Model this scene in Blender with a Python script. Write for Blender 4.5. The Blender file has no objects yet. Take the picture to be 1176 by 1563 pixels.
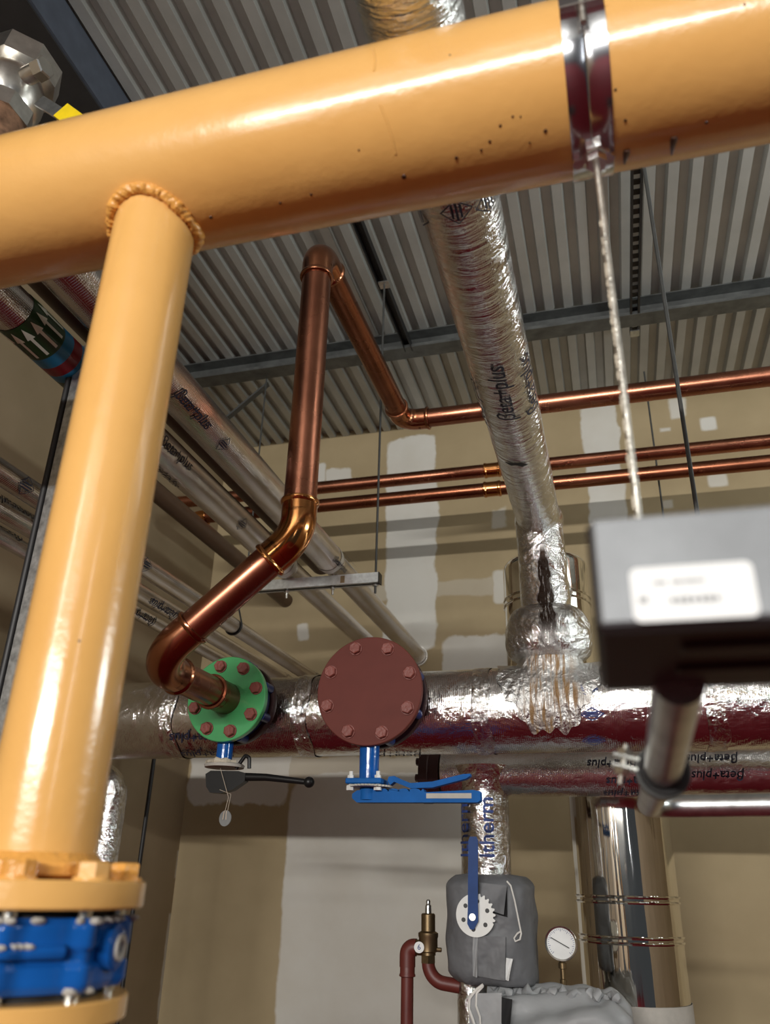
import bpy, math, random
from mathutils import Vector, Matrix, noise as mnoise

random.seed(7)
PI = math.pi
sc = bpy.context.scene
COL = sc.collection

# ------------------------------------------------------------------ camera
FPX, YAW, PITCH, ROLL = 1219.93, 0.27772, 0.43067, 0.025504
W, H = 1176.0, 1563.0
_f = Vector((-math.sin(YAW) * math.cos(PITCH), math.cos(YAW) * math.cos(PITCH), math.sin(PITCH)))
_r0 = Vector((math.cos(YAW), math.sin(YAW), 0))
_u0 = _r0.cross(_f)
_r = _r0 * math.cos(ROLL) + _u0 * math.sin(ROLL)
_u = -_r0 * math.sin(ROLL) + _u0 * math.cos(ROLL)
EYE = 1.55          # the eye stands this far above the floor; the world origin is at the eye


def ray(px, py):
    return (_r * ((px - W / 2) / FPX) - _u * ((py - H / 2) / FPX) + _f).normalized()


def onY(px, py, y):
    d = ray(px, py)
    return d * (y / d.y)


def onX(px, py, x):
    d = ray(px, py)
    return d * (x / d.x)


def onZ(px, py, z):
    d = ray(px, py)
    return d * (z / d.z)


def hit_cyl(px, py, o, a, R):
    """Where the sight line through a point of the photograph meets a real cylinder."""
    d = ray(px, py)
    a = Vector(a).normalized()
    o = Vector(o)
    dp = d - a * d.dot(a)
    op = o - a * o.dot(a)
    A, B, C = dp.dot(dp), -2 * dp.dot(op), op.dot(op) - R * R
    D = max(B * B - 4 * A * C, 0)
    return d * ((-B - math.sqrt(D)) / (2 * A))


cam = bpy.data.cameras.new('camera')
co = bpy.data.objects.new('camera', cam)
COL.objects.link(co)
co.matrix_world = Matrix(((_r.x, _u.x, -_f.x, 0), (_r.y, _u.y, -_f.y, 0), (_r.z, _u.z, -_f.z, 0), (0, 0, 0, 1)))
cam.sensor_fit = 'HORIZONTAL'
cam.sensor_width = 36
cam.lens = FPX / W * 36
cam.clip_start = 0.02
cam.dof.use_dof = True
cam.dof.focus_distance = 2.3
cam.dof.aperture_fstop = 5.6
sc.camera = co


# ------------------------------------------------------------------ mesh building
def basis(a):
    a = Vector(a).normalized()
    h = Vector((0, 0, 1)) if abs(a.z) < 0.9 else Vector((1, 0, 0))
    u = a.cross(h).normalized()
    return u, a.cross(u).normalized(), a


def bend_path(pts, rad, n=10):
    """Polyline with round bends of radius rad at its inner corners."""
    P = [Vector(p) for p in pts]
    out = [P[0]]
    for i in range(1, len(P) - 1):
        a, b, c = P[i - 1], P[i], P[i + 1]
        d1, d2 = (a - b).normalized(), (c - b).normalized()
        ang = d1.angle(d2)
        r = rad[i - 1] if isinstance(rad, (list, tuple)) else rad
        t = r / math.tan(ang / 2)
        ctr = b + (d1 + d2).normalized() * (r / math.sin(ang / 2))
        s, e = b + d1 * t - ctr, b + d2 * t - ctr
        tot = s.angle(e)
        ax = s.cross(e).normalized()
        for k in range(n + 1):
            out.append(ctr + Matrix.Rotation(tot * k / n, 3, ax) @ s)
    out.append(P[-1])
    return out


class MB:
    def __init__(self):
        self.v, self.f, self.uv = [], [], []

    def _add(self, vs, fs, uvs=None):
        o = len(self.v)
        self.v += [Vector(v) for v in vs]
        for i, f in enumerate(fs):
            self.f.append([o + k for k in f])
            self.uv.append(uvs[i] if uvs else [(0, 0)] * len(f))
        return self

    def tube(self, path, r, seg=24, caps=True, closed=False, wob=None):
        P = [Vector(p) for p in path]
        n = len(P)
        rr = r if isinstance(r, (list, tuple)) else [r] * n
        vs, fs, uvs = [], [], []
        t0 = (P[1] - P[0]).normalized()
        u, w, _ = basis(t0)
        L = 0
        lens = []
        for i in range(n):
            if closed:
                t = (P[(i + 1) % n] - P[i - 1]).normalized()
            elif i == 0:
                t = t0
            elif i == n - 1:
                t = (P[-1] - P[-2]).normalized()
            else:
                t = ((P[i + 1] - P[i]).normalized() + (P[i] - P[i - 1]).normalized()).normalized()
            u = (u - t * u.dot(t)).normalized()
            w = t.cross(u)
            if i:
                L += (P[i] - P[i - 1]).length
            lens.append(L)
            for k in range(seg):
                a = 2 * PI * k / seg
                q = rr[i]
                if wob:
                    q = wob(P[i], a, L, q)
                vs.append(P[i] + u * (math.cos(a) * q) + w * (math.sin(a) * q))
        m = n if closed else n - 1
        for i in range(m):
            j = (i + 1) % n
            for k in range(seg):
                l = (k + 1) % seg
                fs.append((i * seg + k, i * seg + l, j * seg + l, j * seg + k))
                c = 2 * PI * max(rr[i], 1e-4) / seg
                y0, y1 = lens[i], lens[j] if j else lens[i] + 0.01
                uvs.append([(k * c, y0), ((k + 1) * c, y0), ((k + 1) * c, y1), (k * c, y1)])
        if caps and not closed:
            fs.append(tuple(range(seg - 1, -1, -1)))
            uvs.append([(0, 0)] * seg)
            fs.append(tuple((n - 1) * seg + k for k in range(seg)))
            uvs.append([(0, 0)] * seg)
        return self._add(vs, fs, uvs)

    def lathe(self, prof, o, a, seg=32, caps=True):
        """prof: list of (radius, height along a)."""
        o = Vector(o)
        u, w, a = basis(a)
        vs, fs = [], []
        for (r, h) in prof:
            for k in range(seg):
                t = 2 * PI * k / seg
                vs.append(o + a * h + u * (math.cos(t) * r) + w * (math.sin(t) * r))
        for i in range(len(prof) - 1):
            for k in range(seg):
                l = (k + 1) % seg
                fs.append((i * seg + k, i * seg + l, (i + 1) * seg + l, (i + 1) * seg + k))
        if caps:
            fs.append(tuple(range(seg - 1, -1, -1)))
            fs.append(tuple((len(prof) - 1) * seg + k for k in range(seg)))
        return self._add(vs, fs)

    def box(self, c, s, rot=None, bev=0.0):
        c = Vector(c)
        x, y, z = s[0] / 2, s[1] / 2, s[2] / 2
        R = rot if rot is not None else Matrix.Identity(3)
        if bev <= 0:
            vs = [c + R @ Vector((i * x, j * y, k * z)) for i in (-1, 1) for j in (-1, 1) for k in (-1, 1)]
            fs = [(0, 1, 3, 2), (4, 6, 7, 5), (0, 4, 5, 1), (2, 3, 7, 6), (0, 2, 6, 4), (1, 5, 7, 3)]
            return self._add(vs, fs)
        # bevelled box: 24 verts
        b = min(bev, x * .9, y * .9, z * .9)
        vs, idx = [], {}
        for i in (-1, 1):
            for j in (-1, 1):
                for k in (-1, 1):
                    for ax in range(3):
                        p = [i * (x - b), j * (y - b), k * (z - b)]
                        p[ax] = (i, j, k)[ax] * (x, y, z)[ax]
                        idx[(i, j, k, ax)] = len(vs)
                        vs.append(c + R @ Vector(p))
        fs = []
        for ax in range(3):
            o1, o2 = [q for q in range(3) if q != ax]
            for s_ in (-1, 1):
                q = []
                for (p1, p2) in ((-1, -1), (1, -1), (1, 1), (-1, 1)):
                    t = [0, 0, 0]
                    t[ax], t[o1], t[o2] = s_, p1, p2
                    q.append(idx[(t[0], t[1], t[2], ax)])
                fs.append(tuple(q))
        for ax in range(3):      # edges parallel to ax
            o1, o2 = [q for q in range(3) if q != ax]
            for p1 in (-1, 1):
                for p2 in (-1, 1):
                    q = []
                    for (s_, face) in ((-1, o1), (1, o1), (1, o2), (-1, o2)):
                        t = [0, 0, 0]
                        t[ax], t[o1], t[o2] = s_, p1, p2
                        q.append(idx[(t[0], t[1], t[2], face)])
                    fs.append(tuple(q))
        for i in (-1, 1):
            for j in (-1, 1):
                for k in (-1, 1):
                    fs.append(tuple(idx[(i, j, k, ax)] for ax in range(3)))
        return self._add(vs, fs)

    def hexa(self, o, a, r, h, turn=0.0, n=6, ch=.12):
        """Hex bolt head or nut standing at o along a."""
        o = Vector(o)
        u, w, a = basis(a)
        vs, fs = [], []
        for (q, z) in ((r, 0), (r, h * (1 - ch)), (r * .88, h)):
            for k in range(n):
                t = turn + 2 * PI * k / n
                vs.append(o + a * z + u * (math.cos(t) * q) + w * (math.sin(t) * q))
        for i in range(2):
            for k in range(n):
                l = (k + 1) % n
                fs.append((i * n + k, i * n + l, (i + 1) * n + l, (i + 1) * n + k))
        fs.append(tuple(range(n - 1, -1, -1)))
        fs.append(tuple(2 * n + k for k in range(n)))
        return self._add(vs, fs)

    def prism(self, poly, o, ux, uy, h):
        """Flat outline poly (2D) at o in the plane ux,uy, extruded by vector h."""
        o, ux, uy, h = Vector(o), Vector(ux), Vector(uy), Vector(h)
        n = len(poly)
        vs = [o + ux * p[0] + uy * p[1] for p in poly] + [o + ux * p[0] + uy * p[1] + h for p in poly]
        fs = [tuple(range(n - 1, -1, -1)), tuple(range(n, 2 * n))]
        for k in range(n):
            l = (k + 1) % n
            fs.append((k, l, n + l, n + k))
        return self._add(vs, fs)

    def ball(self, c, r, seg=20, rings=12, fn=None):
        c = Vector(c)
        rx, ry, rz = r if isinstance(r, (list, tuple)) else (r, r, r)
        vs, fs = [], []
        for i in range(rings + 1):
            p = PI * i / rings
            for k in range(seg):
                t = 2 * PI * k / seg
                d = Vector((math.sin(p) * math.cos(t), math.sin(p) * math.sin(t), math.cos(p)))
                q = fn(d) if fn else 1
                vs.append(c + Vector((d.x * rx, d.y * ry, d.z * rz)) * q)
        for i in range(rings):
            for k in range(seg):
                l = (k + 1) % seg
                fs.append((i * seg + k, (i + 1) * seg + k, (i + 1) * seg + l, i * seg + l))
        return self._add(vs, fs)

    def grid(self, fn, nu, nv, closed_u=False):
        vs, fs, uvs = [], [], []
        for j in range(nv + 1):
            for i in range(nu + (0 if closed_u else 1)):
                vs.append(fn(i / nu, j / nv))
        m = nu if closed_u else nu + 1
        for j in range(nv):
            for i in range(nu):
                k = (i + 1) % m
                fs.append((j * m + i, j * m + k, (j + 1) * m + k, (j + 1) * m + i))
                uvs.append([(i / nu, j / nv), ((i + 1) / nu, j / nv), ((i + 1) / nu, (j + 1) / nv), (i / nu, (j + 1) / nv)])
        return self._add(vs, fs, uvs)

    def obj(self, name, mat, origin=(0, 0, 0), smooth=True, angle=35, double=1e-6):
        me = bpy.data.meshes.new(name)
        o = Vector(origin)
        me.from_pydata([v - o for v in self.v], [], self.f)
        uvl = me.uv_layers.new(name='uv')
        flat = []
        for q in self.uv:
            for t in q:
                flat += [t[0], t[1]]
        uvl.data.foreach_set('uv', flat)
        me.validate()
        import bmesh
        bm = bmesh.new()
        bm.from_mesh(me)
        bmesh.ops.recalc_face_normals(bm, faces=bm.faces)
        bm.to_mesh(me)
        bm.free()
        if smooth:
            me.shade_smooth()
            me.set_sharp_from_angle(angle=math.radians(angle))
        for m in (mat if isinstance(mat, (list, tuple)) else [mat]):
            me.materials.append(m)
        ob = bpy.data.objects.new(name, me)
        COL.objects.link(ob)
        return ob


class Thing:
    """An Empty at the thing's base that parents its parts."""
    def __init__(self, name, label, cat, loc, group=None):
        self.loc = Vector(loc)
        self.e = bpy.data.objects.new(name, None)
        self.e.empty_display_size = .05
        self.e.location = self.loc
        COL.objects.link(self.e)
        self.e['label'], self.e['category'] = label, cat
        if group:
            self.e['group'] = group

    def add(self, name, mb, mat, parent=None, label=None, **k):
        o = mb.obj(name, mat, self.loc, **k)
        o.parent = parent if parent is not None else self.e
        if label:
            o['label'] = label
        return o


def single(name, label, cat, mb, mat, group=None, loc=None, **k):
    """A thing that is one mesh."""
    loc = Vector(loc) if loc is not None else sum(mb.v, Vector()) / len(mb.v)
    o = mb.obj(name, mat, loc, **k)
    o.location = loc
    o['label'], o['category'] = label, cat
    if group:
        o['group'] = group
    return o


def struct(name, mb, mat, label=None, **k):
    o = mb.obj(name, mat, **k)
    o['kind'] = 'structure'
    if label:
        o['label'] = label
    return o


# ------------------------------------------------------------------ materials
class NT:
    def __init__(self, name):
        self.m = bpy.data.materials.new(name)
        self.m.use_nodes = True
        self.t = self.m.node_tree
        self.b = self.t.nodes['Principled BSDF']

    def n(self, typ, **k):
        q = self.t.nodes.new(typ)
        for a, b in k.items():
            setattr(q, a, b)
        return q

    def l(self, a, b):
        self.t.links.new(a, b)

    def set(self, **k):
        for a, v in k.items():
            key = {'color': 'Base Color', 'rough': 'Roughness', 'metal': 'Metallic', 'spec': 'Specular IOR Level', 'coat': 'Coat Weight', 'coatr': 'Coat Roughness'}[a]
            self.b.inputs[key].default_value = (*v, 1) if a == 'color' else v
        return self

    def math(self, op, a, b=None, c=None, clamp=False):
        q = self.n('ShaderNodeMath', operation=op, use_clamp=clamp)
        for i, v in enumerate((a, b, c)):
            if v is None:
                continue
            if hasattr(v, 'is_output'):
                self.l(v, q.inputs[i])
            else:
                q.inputs[i].default_value = v
        return q.outputs[0]

    def mix(self, fac, a, b):
        q = self.n('ShaderNodeMix', data_type='RGBA')
        if hasattr(fac, 'is_output'):
            self.l(fac, q.inputs[0])
        else:
            q.inputs[0].default_value = fac
        for i, v in ((6, a), (7, b)):
            if hasattr(v, 'is_output'):
                self.l(v, q.inputs[i])
            else:
                q.inputs[i].default_value = (*v, 1)
        return q.outputs[2]

    def noise(self, scale, detail=3, rough=.5, vec=None, dist=0):
        q = self.n('ShaderNodeTexNoise')
        q.inputs['Scale'].default_value = scale
        q.inputs['Detail'].default_value = detail
        q.inputs['Roughness'].default_value = rough
        q.inputs['Distortion'].default_value = dist
        if vec is not None:
            self.l(vec, q.inputs['Vector'])
        return q.outputs[0]

    def coord(self, which='Object', scale=None):
        q = self.n('ShaderNodeTexCoord').outputs[which]
        if scale:
            mp = self.n('ShaderNodeMapping')
            mp.inputs['Scale'].default_value = scale
            self.l(q, mp.inputs['Vector'])
            return mp.outputs[0]
        return q

    def ramp(self, fac, stops):
        q = self.n('ShaderNodeValToRGB')
        el = q.color_ramp.elements
        while len(el) < len(stops):
            el.new(.5)
        for e, (p, c) in zip(el, stops):
            e.position = p
            e.color = (*c, 1) if len(c) == 3 else c
        self.l(fac, q.inputs[0])
        return q.outputs[0]

    def bump(self, h, strength=.3, dist=.01, prev=None):
        q = self.n('ShaderNodeBump')
        q.inputs['Strength'].default_value = strength
        q.inputs['Distance'].default_value = dist
        self.l(h, q.inputs['Height'])
        if prev is not None:
            self.l(prev, q.inputs['Normal'])
        return q.outputs[0]


def plain(name, color, rough=.5, metal=0., var=.12, vscale=18, bump=0., bscale=60, coat=0., bdist=.004, spec=.5):
    t = NT(name).set(spec=spec, color=color, rough=rough, metal=metal, coat=coat)
    c = t.coord()
    nz = t.noise(vscale, 4, .6, c)
    lo = tuple(max(0, x * (1 - var)) for x in color)
    hi = tuple(min(1, x * (1 + var)) for x in color)
    t.l(t.ramp(nz, [(.3, lo), (.7, hi)]), t.b.inputs['Base Color'])
    if bump:
        t.l(t.bump(t.noise(bscale, 3, .5, c), bump, bdist), t.b.inputs['Normal'])
    return t.m


def foil(name, wr=(1, 1, 1), strength=.5, rough=.2, rust=False, color=(.80, .80, .79), wscale=28, grid=.22):
    t = NT(name).set(color=color, rough=rough, metal=1.)
    c = t.coord('Object', wr)
    big = t.noise(wscale * .3, 3, .6, c, .6)
    wr_ = t.noise(wscale, 4, .62, c, 1.2)
    n1 = t.bump(big, strength * .8, .03)
    n2 = t.bump(wr_, strength, .008, n1)
    uv = t.coord('UV')
    sep = t.n('ShaderNodeSeparateXYZ')
    t.l(uv, sep.inputs[0])
    gx = t.math('SINE', t.math('MULTIPLY', sep.outputs[0], 2 * PI / .0085))
    gy = t.math('SINE', t.math('MULTIPLY', sep.outputs[1], 2 * PI / .0125))
    g = t.math('MAXIMUM', t.math('POWER', t.math('ABSOLUTE', gx), 6), t.math('POWER', t.math('ABSOLUTE', gy), 6))
    n3 = t.bump(g, grid, .0012, n2)
    t.l(n3, t.b.inputs['Normal'])
    patch = t.noise(6, 3, .6, t.coord())
    col = t.ramp(patch, [(.3, tuple(x * .82 for x in color)), (.65, color)])
    t.l(t.ramp(patch, [(.3, (rough * .7,) * 3), (.7, (rough * 1.5,) * 3)]), t.b.inputs['Roughness'])
    if rust:
        x0, wd, zmax, gain, rc, lines = rust
        oc = t.n('ShaderNodeSeparateXYZ')
        t.l(t.coord(), oc.inputs[0])
        wav = t.noise(11, 3, .6, t.coord('Object', (.2, .2, 1)))
        fine = t.noise(110, 3, .7, t.coord('Object', (1.3, .3, .16)))
        thick = t.noise(16, 3, .6, t.coord('Object', (.3, .3, 1)))
        x = t.math('ADD', t.math('ADD', oc.outputs[0], -x0), t.math('MULTIPLY', t.math('SUBTRACT', wav, .5), .030))
        env = t.math('SUBTRACT', 1, t.math('DIVIDE', t.math('ABSOLUTE', x), t.math('MULTIPLY', t.math('MULTIPLY', thick, wd * 2), t.math('ADD', .30, t.math('MULTIPLY', t.math('SUBTRACT', zmax, oc.outputs[2]), 2.4 if not lines else 2.4)))), clamp=True)
        if lines:
            ln = t.noise(1, 4, .7, t.coord('Object', (lines, 7, 7)))
            ln = t.math('MULTIPLY', t.math('SUBTRACT', ln, .45), 8, clamp=True)
        else:
            ln = t.math('MULTIPLY', t.math('SUBTRACT', fine, .34), 7, clamp=True)
        m = t.math('MULTIPLY', t.math('MULTIPLY', env, gain, clamp=True), ln)
        m = t.math('MULTIPLY', m, t.math('MULTIPLY', t.math('LESS_THAN', oc.outputs[1], .03), t.math('MULTIPLY', t.math('SUBTRACT', zmax, oc.outputs[2]), 9, clamp=True)), clamp=True)
        if not lines:
            m = t.math('MULTIPLY', m, t.math('ADD', .25, t.math('MULTIPLY', oc.outputs[2], 6)), clamp=True)
        col = t.mix(m, col, rc)
        t.l(t.math('SUBTRACT', 1, t.math('MULTIPLY', m, .8)), t.b.inputs['Metallic'])
        t.l(t.math('ADD', rough, t.math('MULTIPLY', m, .4)), t.b.inputs['Roughness'])
    t.l(col, t.b.inputs['Base Color'])
    return t.m


def copper(name, color=(.43, .175, .105), rough=.26, dark=.72):
    t = NT(name).set(rough=rough, metal=1.)
    c = t.coord()
    nz = t.noise(7, 4, .6, c)
    col = t.ramp(nz, [(.3, tuple(x * dark for x in color)), (.7, color)])
    t.l(col, t.b.inputs['Base Color'])
    t.l(t.ramp(t.noise(9, 2, .5, c), [(.3, (rough * .9,) * 3), (.7, (rough * 1.2,) * 3)]), t.b.inputs['Roughness'])
    t.l(t.bump(t.noise(25, 2, .5, c), .03, .004), t.b.inputs['Normal'])
    return t.m


def yellow_paint():
    t = NT('yellow_paint').set(rough=.24, coat=.5, coatr=.12)
    c = t.coord()
    nz = t.noise(5, 4, .6, c)
    col = t.ramp(nz, [(.3, (.74, .405, .12)), (.7, (.81, .46, .145))])
    vo = t.n('ShaderNodeTexVoronoi')
    vo.inputs['Scale'].default_value = 9
    t.l(c, vo.inputs['Vector'])
    speck = t.math('LESS_THAN', vo.outputs['Distance'], .018)
    col = t.mix(t.math('MULTIPLY', speck, .75), col, (.10, .045, .015))
    t.l(col, t.b.inputs['Base Color'])
    n = t.bump(t.noise(95, 2, .55, c), .12, .003)
    n = t.bump(t.noise(14, 2, .5, c), .12, .012, n)
    t.l(n, t.b.inputs['Normal'])
    return t.m


M = {}
M['yellow'] = yellow_paint()
M['yellow_weld'] = plain('yellow_weld_paint', (.74, .36, .08), .3, bump=.7, bscale=90, bdist=.006, coat=.3)
M['spatter'] = plain('brown_spatter', (.07, .03, .015), .35)
M['copper'] = copper('copper')
M['copper_fit'] = copper('copper_fitting', (.48, .20, .105), .2, .8)
M['copper_bright'] = copper('copper_bright_fitting', (.60, .26, .09), .14, .8)
M['copper_dark'] = copper('copper_dark', (.32, .12, .065), .27, .75)
M['brown_pipe'] = plain('brown_pipe_paint', (.085, .045, .025), .45)
M['foil'] = foil('foil_jacket', strength=.75, rough=.11)
M['foil_long'] = foil('foil_jacket_long', wr=(1, .12, 1), strength=.2, rough=.15, color=(.74, .695, .67), wscale=22)
M['foil_ring'] = foil('foil_jacket_ringed', wr=(.35, 1.6, .35), strength=.6, rough=.11, wscale=40)
M['foil_x'] = foil('foil_jacket_horizontal', wr=(.8, 1, 1), strength=.42, rough=.10, wscale=20)
M['foil_white'] = plain('white_foil', (.75, .74, .70), .35, .3)
M['steel'] = plain('zinc_steel', (.58, .60, .60), .32, 1., var=.2, vscale=40, bump=.1)
M['steel_bright'] = plain('bright_zinc', (.80, .80, .76), .22, 1., var=.1)
M['clamp_steel'] = plain('clamp_steel', (.52, .53, .56), .17, 1., var=.12, vscale=14)
M['rod_steel'] = plain('threaded_rod_zinc', (.62, .60, .54), .38, .85, var=.35, vscale=60, bump=.6, bscale=220, bdist=.002)
M['dark_steel'] = plain('dark_steel', (.06, .062, .06), .5, .4)
M['black_steel'] = plain('black_steel', (.012, .012, .013), .5)
M['black_plastic'] = plain('black_plastic', (.008, .008, .0085), .4, spec=.3)
def stainless():
    t = NT('polished_stainless').set(color=(.80, .785, .74), rough=.06, metal=1.)
    n = t.bump(t.noise(16, 2, .5, t.coord('Object', (1, 1, .03))), .28, .02)
    n = t.bump(t.noise(5, 2, .5, t.coord('Object', (1, 1, .5))), .10, .05, n)
    t.l(n, t.b.inputs['Normal'])
    return t.m


M['chrome'] = stainless()
M['blue'] = plain('blue_enamel', (.007, .085, .34), .12, coat=0, spec=.35, bump=.1, bscale=40)
M['blue_matte'] = plain('worn_blue_paint', (.010, .105, .36), .6, spec=.12)
M['blue_dark'] = plain('dark_blue_enamel', (.006, .03, .14), .35)
M['blue_lever'] = plain('blue_lever_paint', (.006, .045, .19), .5, spec=.3)
M['grey_chip'] = plain('chipped_paint_and_glare', (.42, .40, .36), .6)
M['green'] = plain('green_enamel', (.055, .33, .11), .3, var=.06, coat=.3)
M['red_oxide'] = plain('red_oxide_primer', (.125, .027, .019), .6, var=.06, spec=.25)
M['red_bolt'] = plain('red_oxide_bolt', (.21, .055, .042), .45, spec=.35, bump=.4, bscale=120)
M['maroon'] = plain('maroon_paint', (.035, .008, .008), .45)
M['red_pipe'] = plain('red_pipe_paint', (.125, .024, .018), .45, var=.08)
M['brass'] = plain('brass', (.23, .165, .09), .36, .9, var=.2)
M['jacket'] = plain('grey_jacket_cloth', (.135, .14, .15), .55, var=.08, vscale=9, bump=.6, bscale=9, bdist=.03)
M['jacket_light'] = plain('light_grey_jacket_cloth', (.30, .31, .32), .45, var=.06, vscale=8, bump=.4, bscale=9, bdist=.02)
M['velcro'] = plain('black_velcro_and_flap_shade', (.008, .008, .009), .8)
M['white_plastic'] = plain('white_plastic', (.72, .73, .71), .4, var=.04)
M['white_cord'] = plain('white_cord', (.70, .69, .66), .8)
M['sticker'] = plain('white_sticker', (.80, .82, .82), .5, var=.02)
M['sticker_ink'] = plain('faded_sticker_ink', (.22, .23, .24), .6)
M['ink'] = plain('blue_black_ink', (.012, .014, .035), .6)
M['ink_blue'] = plain('blue_ink', (.03, .06, .22), .6)
M['box_face'] = plain('grey_anodised_housing', (.165, .175, .185), .45, .3, var=.12, vscale=25)
M['box_dark'] = plain('black_housing', (.012, .009, .009), .55)
M['rubber'] = plain('black_rubber', (.015, .015, .016), .6)
M['label_green'] = plain('dark_green_label', (.016, .055, .014), .35, var=.1)
M['label_blue'] = plain('blue_label', (.015, .18, .36), .35)
M['label_red'] = plain('red_label', (.20, .008, .014), .35)
M['label_white'] = plain('white_print', (.75, .8, .70), .5)
M['yellow_grip'] = plain('yellow_grip', (.75, .55, .01), .35)
M['nickel'] = plain('nickel_plate', (.66, .64, .60), .28, 1., var=.15, vscale=30)
M['rusty'] = plain('rusty_thread', (.22, .12, .07), .6, .3, var=.6, vscale=30)
M['sealant'] = plain('pale_sealant_foam', (.48, .43, .34), .7, bump=.8, bscale=60, bdist=.01)
M['tag'] = plain('grey_tag', (.34, .36, .37), .4, .5)
M['thread'] = plain('thin_wire', (.45, .38, .30), .5)


def deck_mat():
    t = NT('galvanised_deck').set(rough=.42, metal=.25)
    c = t.coord()
    nz = t.noise(3, 4, .6, c)
    t.l(t.ramp(nz, [(.3, (.36, .365, .345)), (.7, (.46, .465, .44))]), t.b.inputs['Base Color'])
    return t.m


def wall_mat(name, axis, patches, base=((.305, .238, .132), (.37, .292, .17)), pale=(.58, .57, .525)):
    """Unpainted gypsum board; patches = filled joints: (u, z, half width, half height, wobble, strength)."""
    t = NT(name).set(rough=.75)
    c = t.coord()
    sp = t.n('ShaderNodeSeparateXYZ')
    t.l(c, sp.inputs[0])
    U, Z = sp.outputs[0 if axis == 'x' else 1], sp.outputs[2]
    nz = t.noise(2.2, 4, .6, c)
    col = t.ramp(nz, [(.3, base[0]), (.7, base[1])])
    w1 = t.math('SUBTRACT', t.noise(5, 3, .55, c), .5)
    w2 = t.math('SUBTRACT', t.noise(6.3, 3, .55, t.coord('Object', (1.1, 1.1, .9))), .5)
    tot = None
    for (u, z, hu, hz, wob, s) in patches:
        du = t.math('ABSOLUTE', t.math('ADD', t.math('SUBTRACT', U, u), t.math('MULTIPLY', w1, wob)))
        dz = t.math('ABSOLUTE', t.math('ADD', t.math('SUBTRACT', Z, z), t.math('MULTIPLY', w2, wob)))
        a = t.math('SUBTRACT', hu, du)
        b = t.math('SUBTRACT', hz, dz)
        m = t.math('SMOOTH_MIN', a, b, min(hu, hz) * .6)
        m = t.math('MULTIPLY', t.math('MULTIPLY', m, 70, clamp=True), s)
        tot = m if tot is None else t.math('MAXIMUM', tot, m)
    pn = t.noise(3.3, 4, .6, c)
    if tot is not None:
        tot = t.math('MULTIPLY', tot, t.math('ADD', .72, t.math('MULTIPLY', pn, .5)), clamp=True)
        col = t.mix(tot, col, pale)
    t.l(col, t.b.inputs['Base Color'])
    t.l(t.bump(t.noise(60, 3, .5, c), .05, .003), t.b.inputs['Normal'])
    return t.m


# ------------------------------------------------------------------ lettering
_tc = {}


def text_outline(s, size, shear=0.0):
    key = (s, round(size, 5), shear)
    if key in _tc:
        return _tc[key]
    cu = bpy.data.curves.new('lettering', 'FONT')
    cu.body, cu.size, cu.shear = s, size, shear
    cu.align_x, cu.align_y = 'CENTER', 'CENTER'
    cu.resolution_u = 3
    cu.offset = size * .008
    o = bpy.data.objects.new('lettering', cu)
    COL.objects.link(o)
    dg = bpy.context.evaluated_depsgraph_get()
    me = o.evaluated_get(dg).to_mesh()
    vs = [v.co.copy() for v in me.vertices]
    fs = [list(p.vertices) for p in me.polygons]
    o.evaluated_get(dg).to_mesh_clear()
    bpy.data.objects.remove(o)
    bpy.data.curves.remove(cu)
    _tc[key] = (vs, fs)
    return vs, fs


def wrap(mb, vs, fs, P, o, a, R, along, lift=.0012):
    """Lay flat shapes onto a cylinder (o, a, R) around its surface point P; `along` = reading direction (+-axis)."""
    a = Vector(a).normalized()
    o = Vector(o)
    P = Vector(P)
    n = (P - o) - a * (P - o).dot(a)
    n.normalize()
    d = a * along
    up = n.cross(d)
    s0 = (P - o).dot(a)
    import bmesh
    bm = bmesh.new()
    bv = [bm.verts.new(v) for v in vs]
    for f in fs:
        try:
            bm.faces.new([bv[i] for i in f])
        except ValueError:
            pass
    hi = max(v.y for v in vs)
    st = R * .14
    k = -int(hi / st) - 1
    while k * st < hi:
        bmesh.ops.bisect_plane(bm, geom=bm.verts[:] + bm.edges[:] + bm.faces[:], plane_co=(0, k * st + 1e-5, 0), plane_no=(0, 1, 0))
        k += 1
    bm.verts.index_update()
    vs = [v.co.copy() for v in bm.verts]
    fs = [[v.index for v in f.verts] for f in bm.faces]
    bm.free()
    out = []
    for v in vs:
        th = v.y / R
        q = n * math.cos(th) + up * math.sin(th)
        out.append(o + a * s0 + d * v.x + q * (R + lift))
    mb._add(out, fs)


def diamond(w, h, t=.12):
    """A diamond outline with three bars inside, as the print on the foil."""
    vs, fs = [], []

    def quad(p):
        b = len(vs)
        vs.extend(Vector((x, y, 0)) for x, y in p)
        fs.append([b, b + 1, b + 2, b + 3])
    c = [(-w, 0), (0, h), (w, 0), (0, -h)]
    for i in range(4):
        p, q = c[i], c[(i + 1) % 4]
        k = 1 - t
        quad([p, q, (q[0] * k, q[1] * k), (p[0] * k, p[1] * k)])
    for j, l in ((-.26, .5), (0, .7), (.26, .5)):
        quad([(-w * l, h * (j - .07)), (w * l, h * (j - .07)), (w * l, h * (j + .07)), (-w * l, h * (j + .07))])
    return vs, fs


# ------------------------------------------------------------------ the room
YW, XL, ZC, ZF = 4.4, -2.41, 2.69, -EYE


def wp(px, py, hx, hy, wob=.05, s=1.0):
    """A filled patch on the back wall: centre and half sizes as seen."""
    p = onY(px, py, YW)
    a, b = onY(px + hx, py, YW), onY(px, py + hy, YW)
    return (p.x, p.z, (a - p).length, (b - p).length, wob, s)


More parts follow.
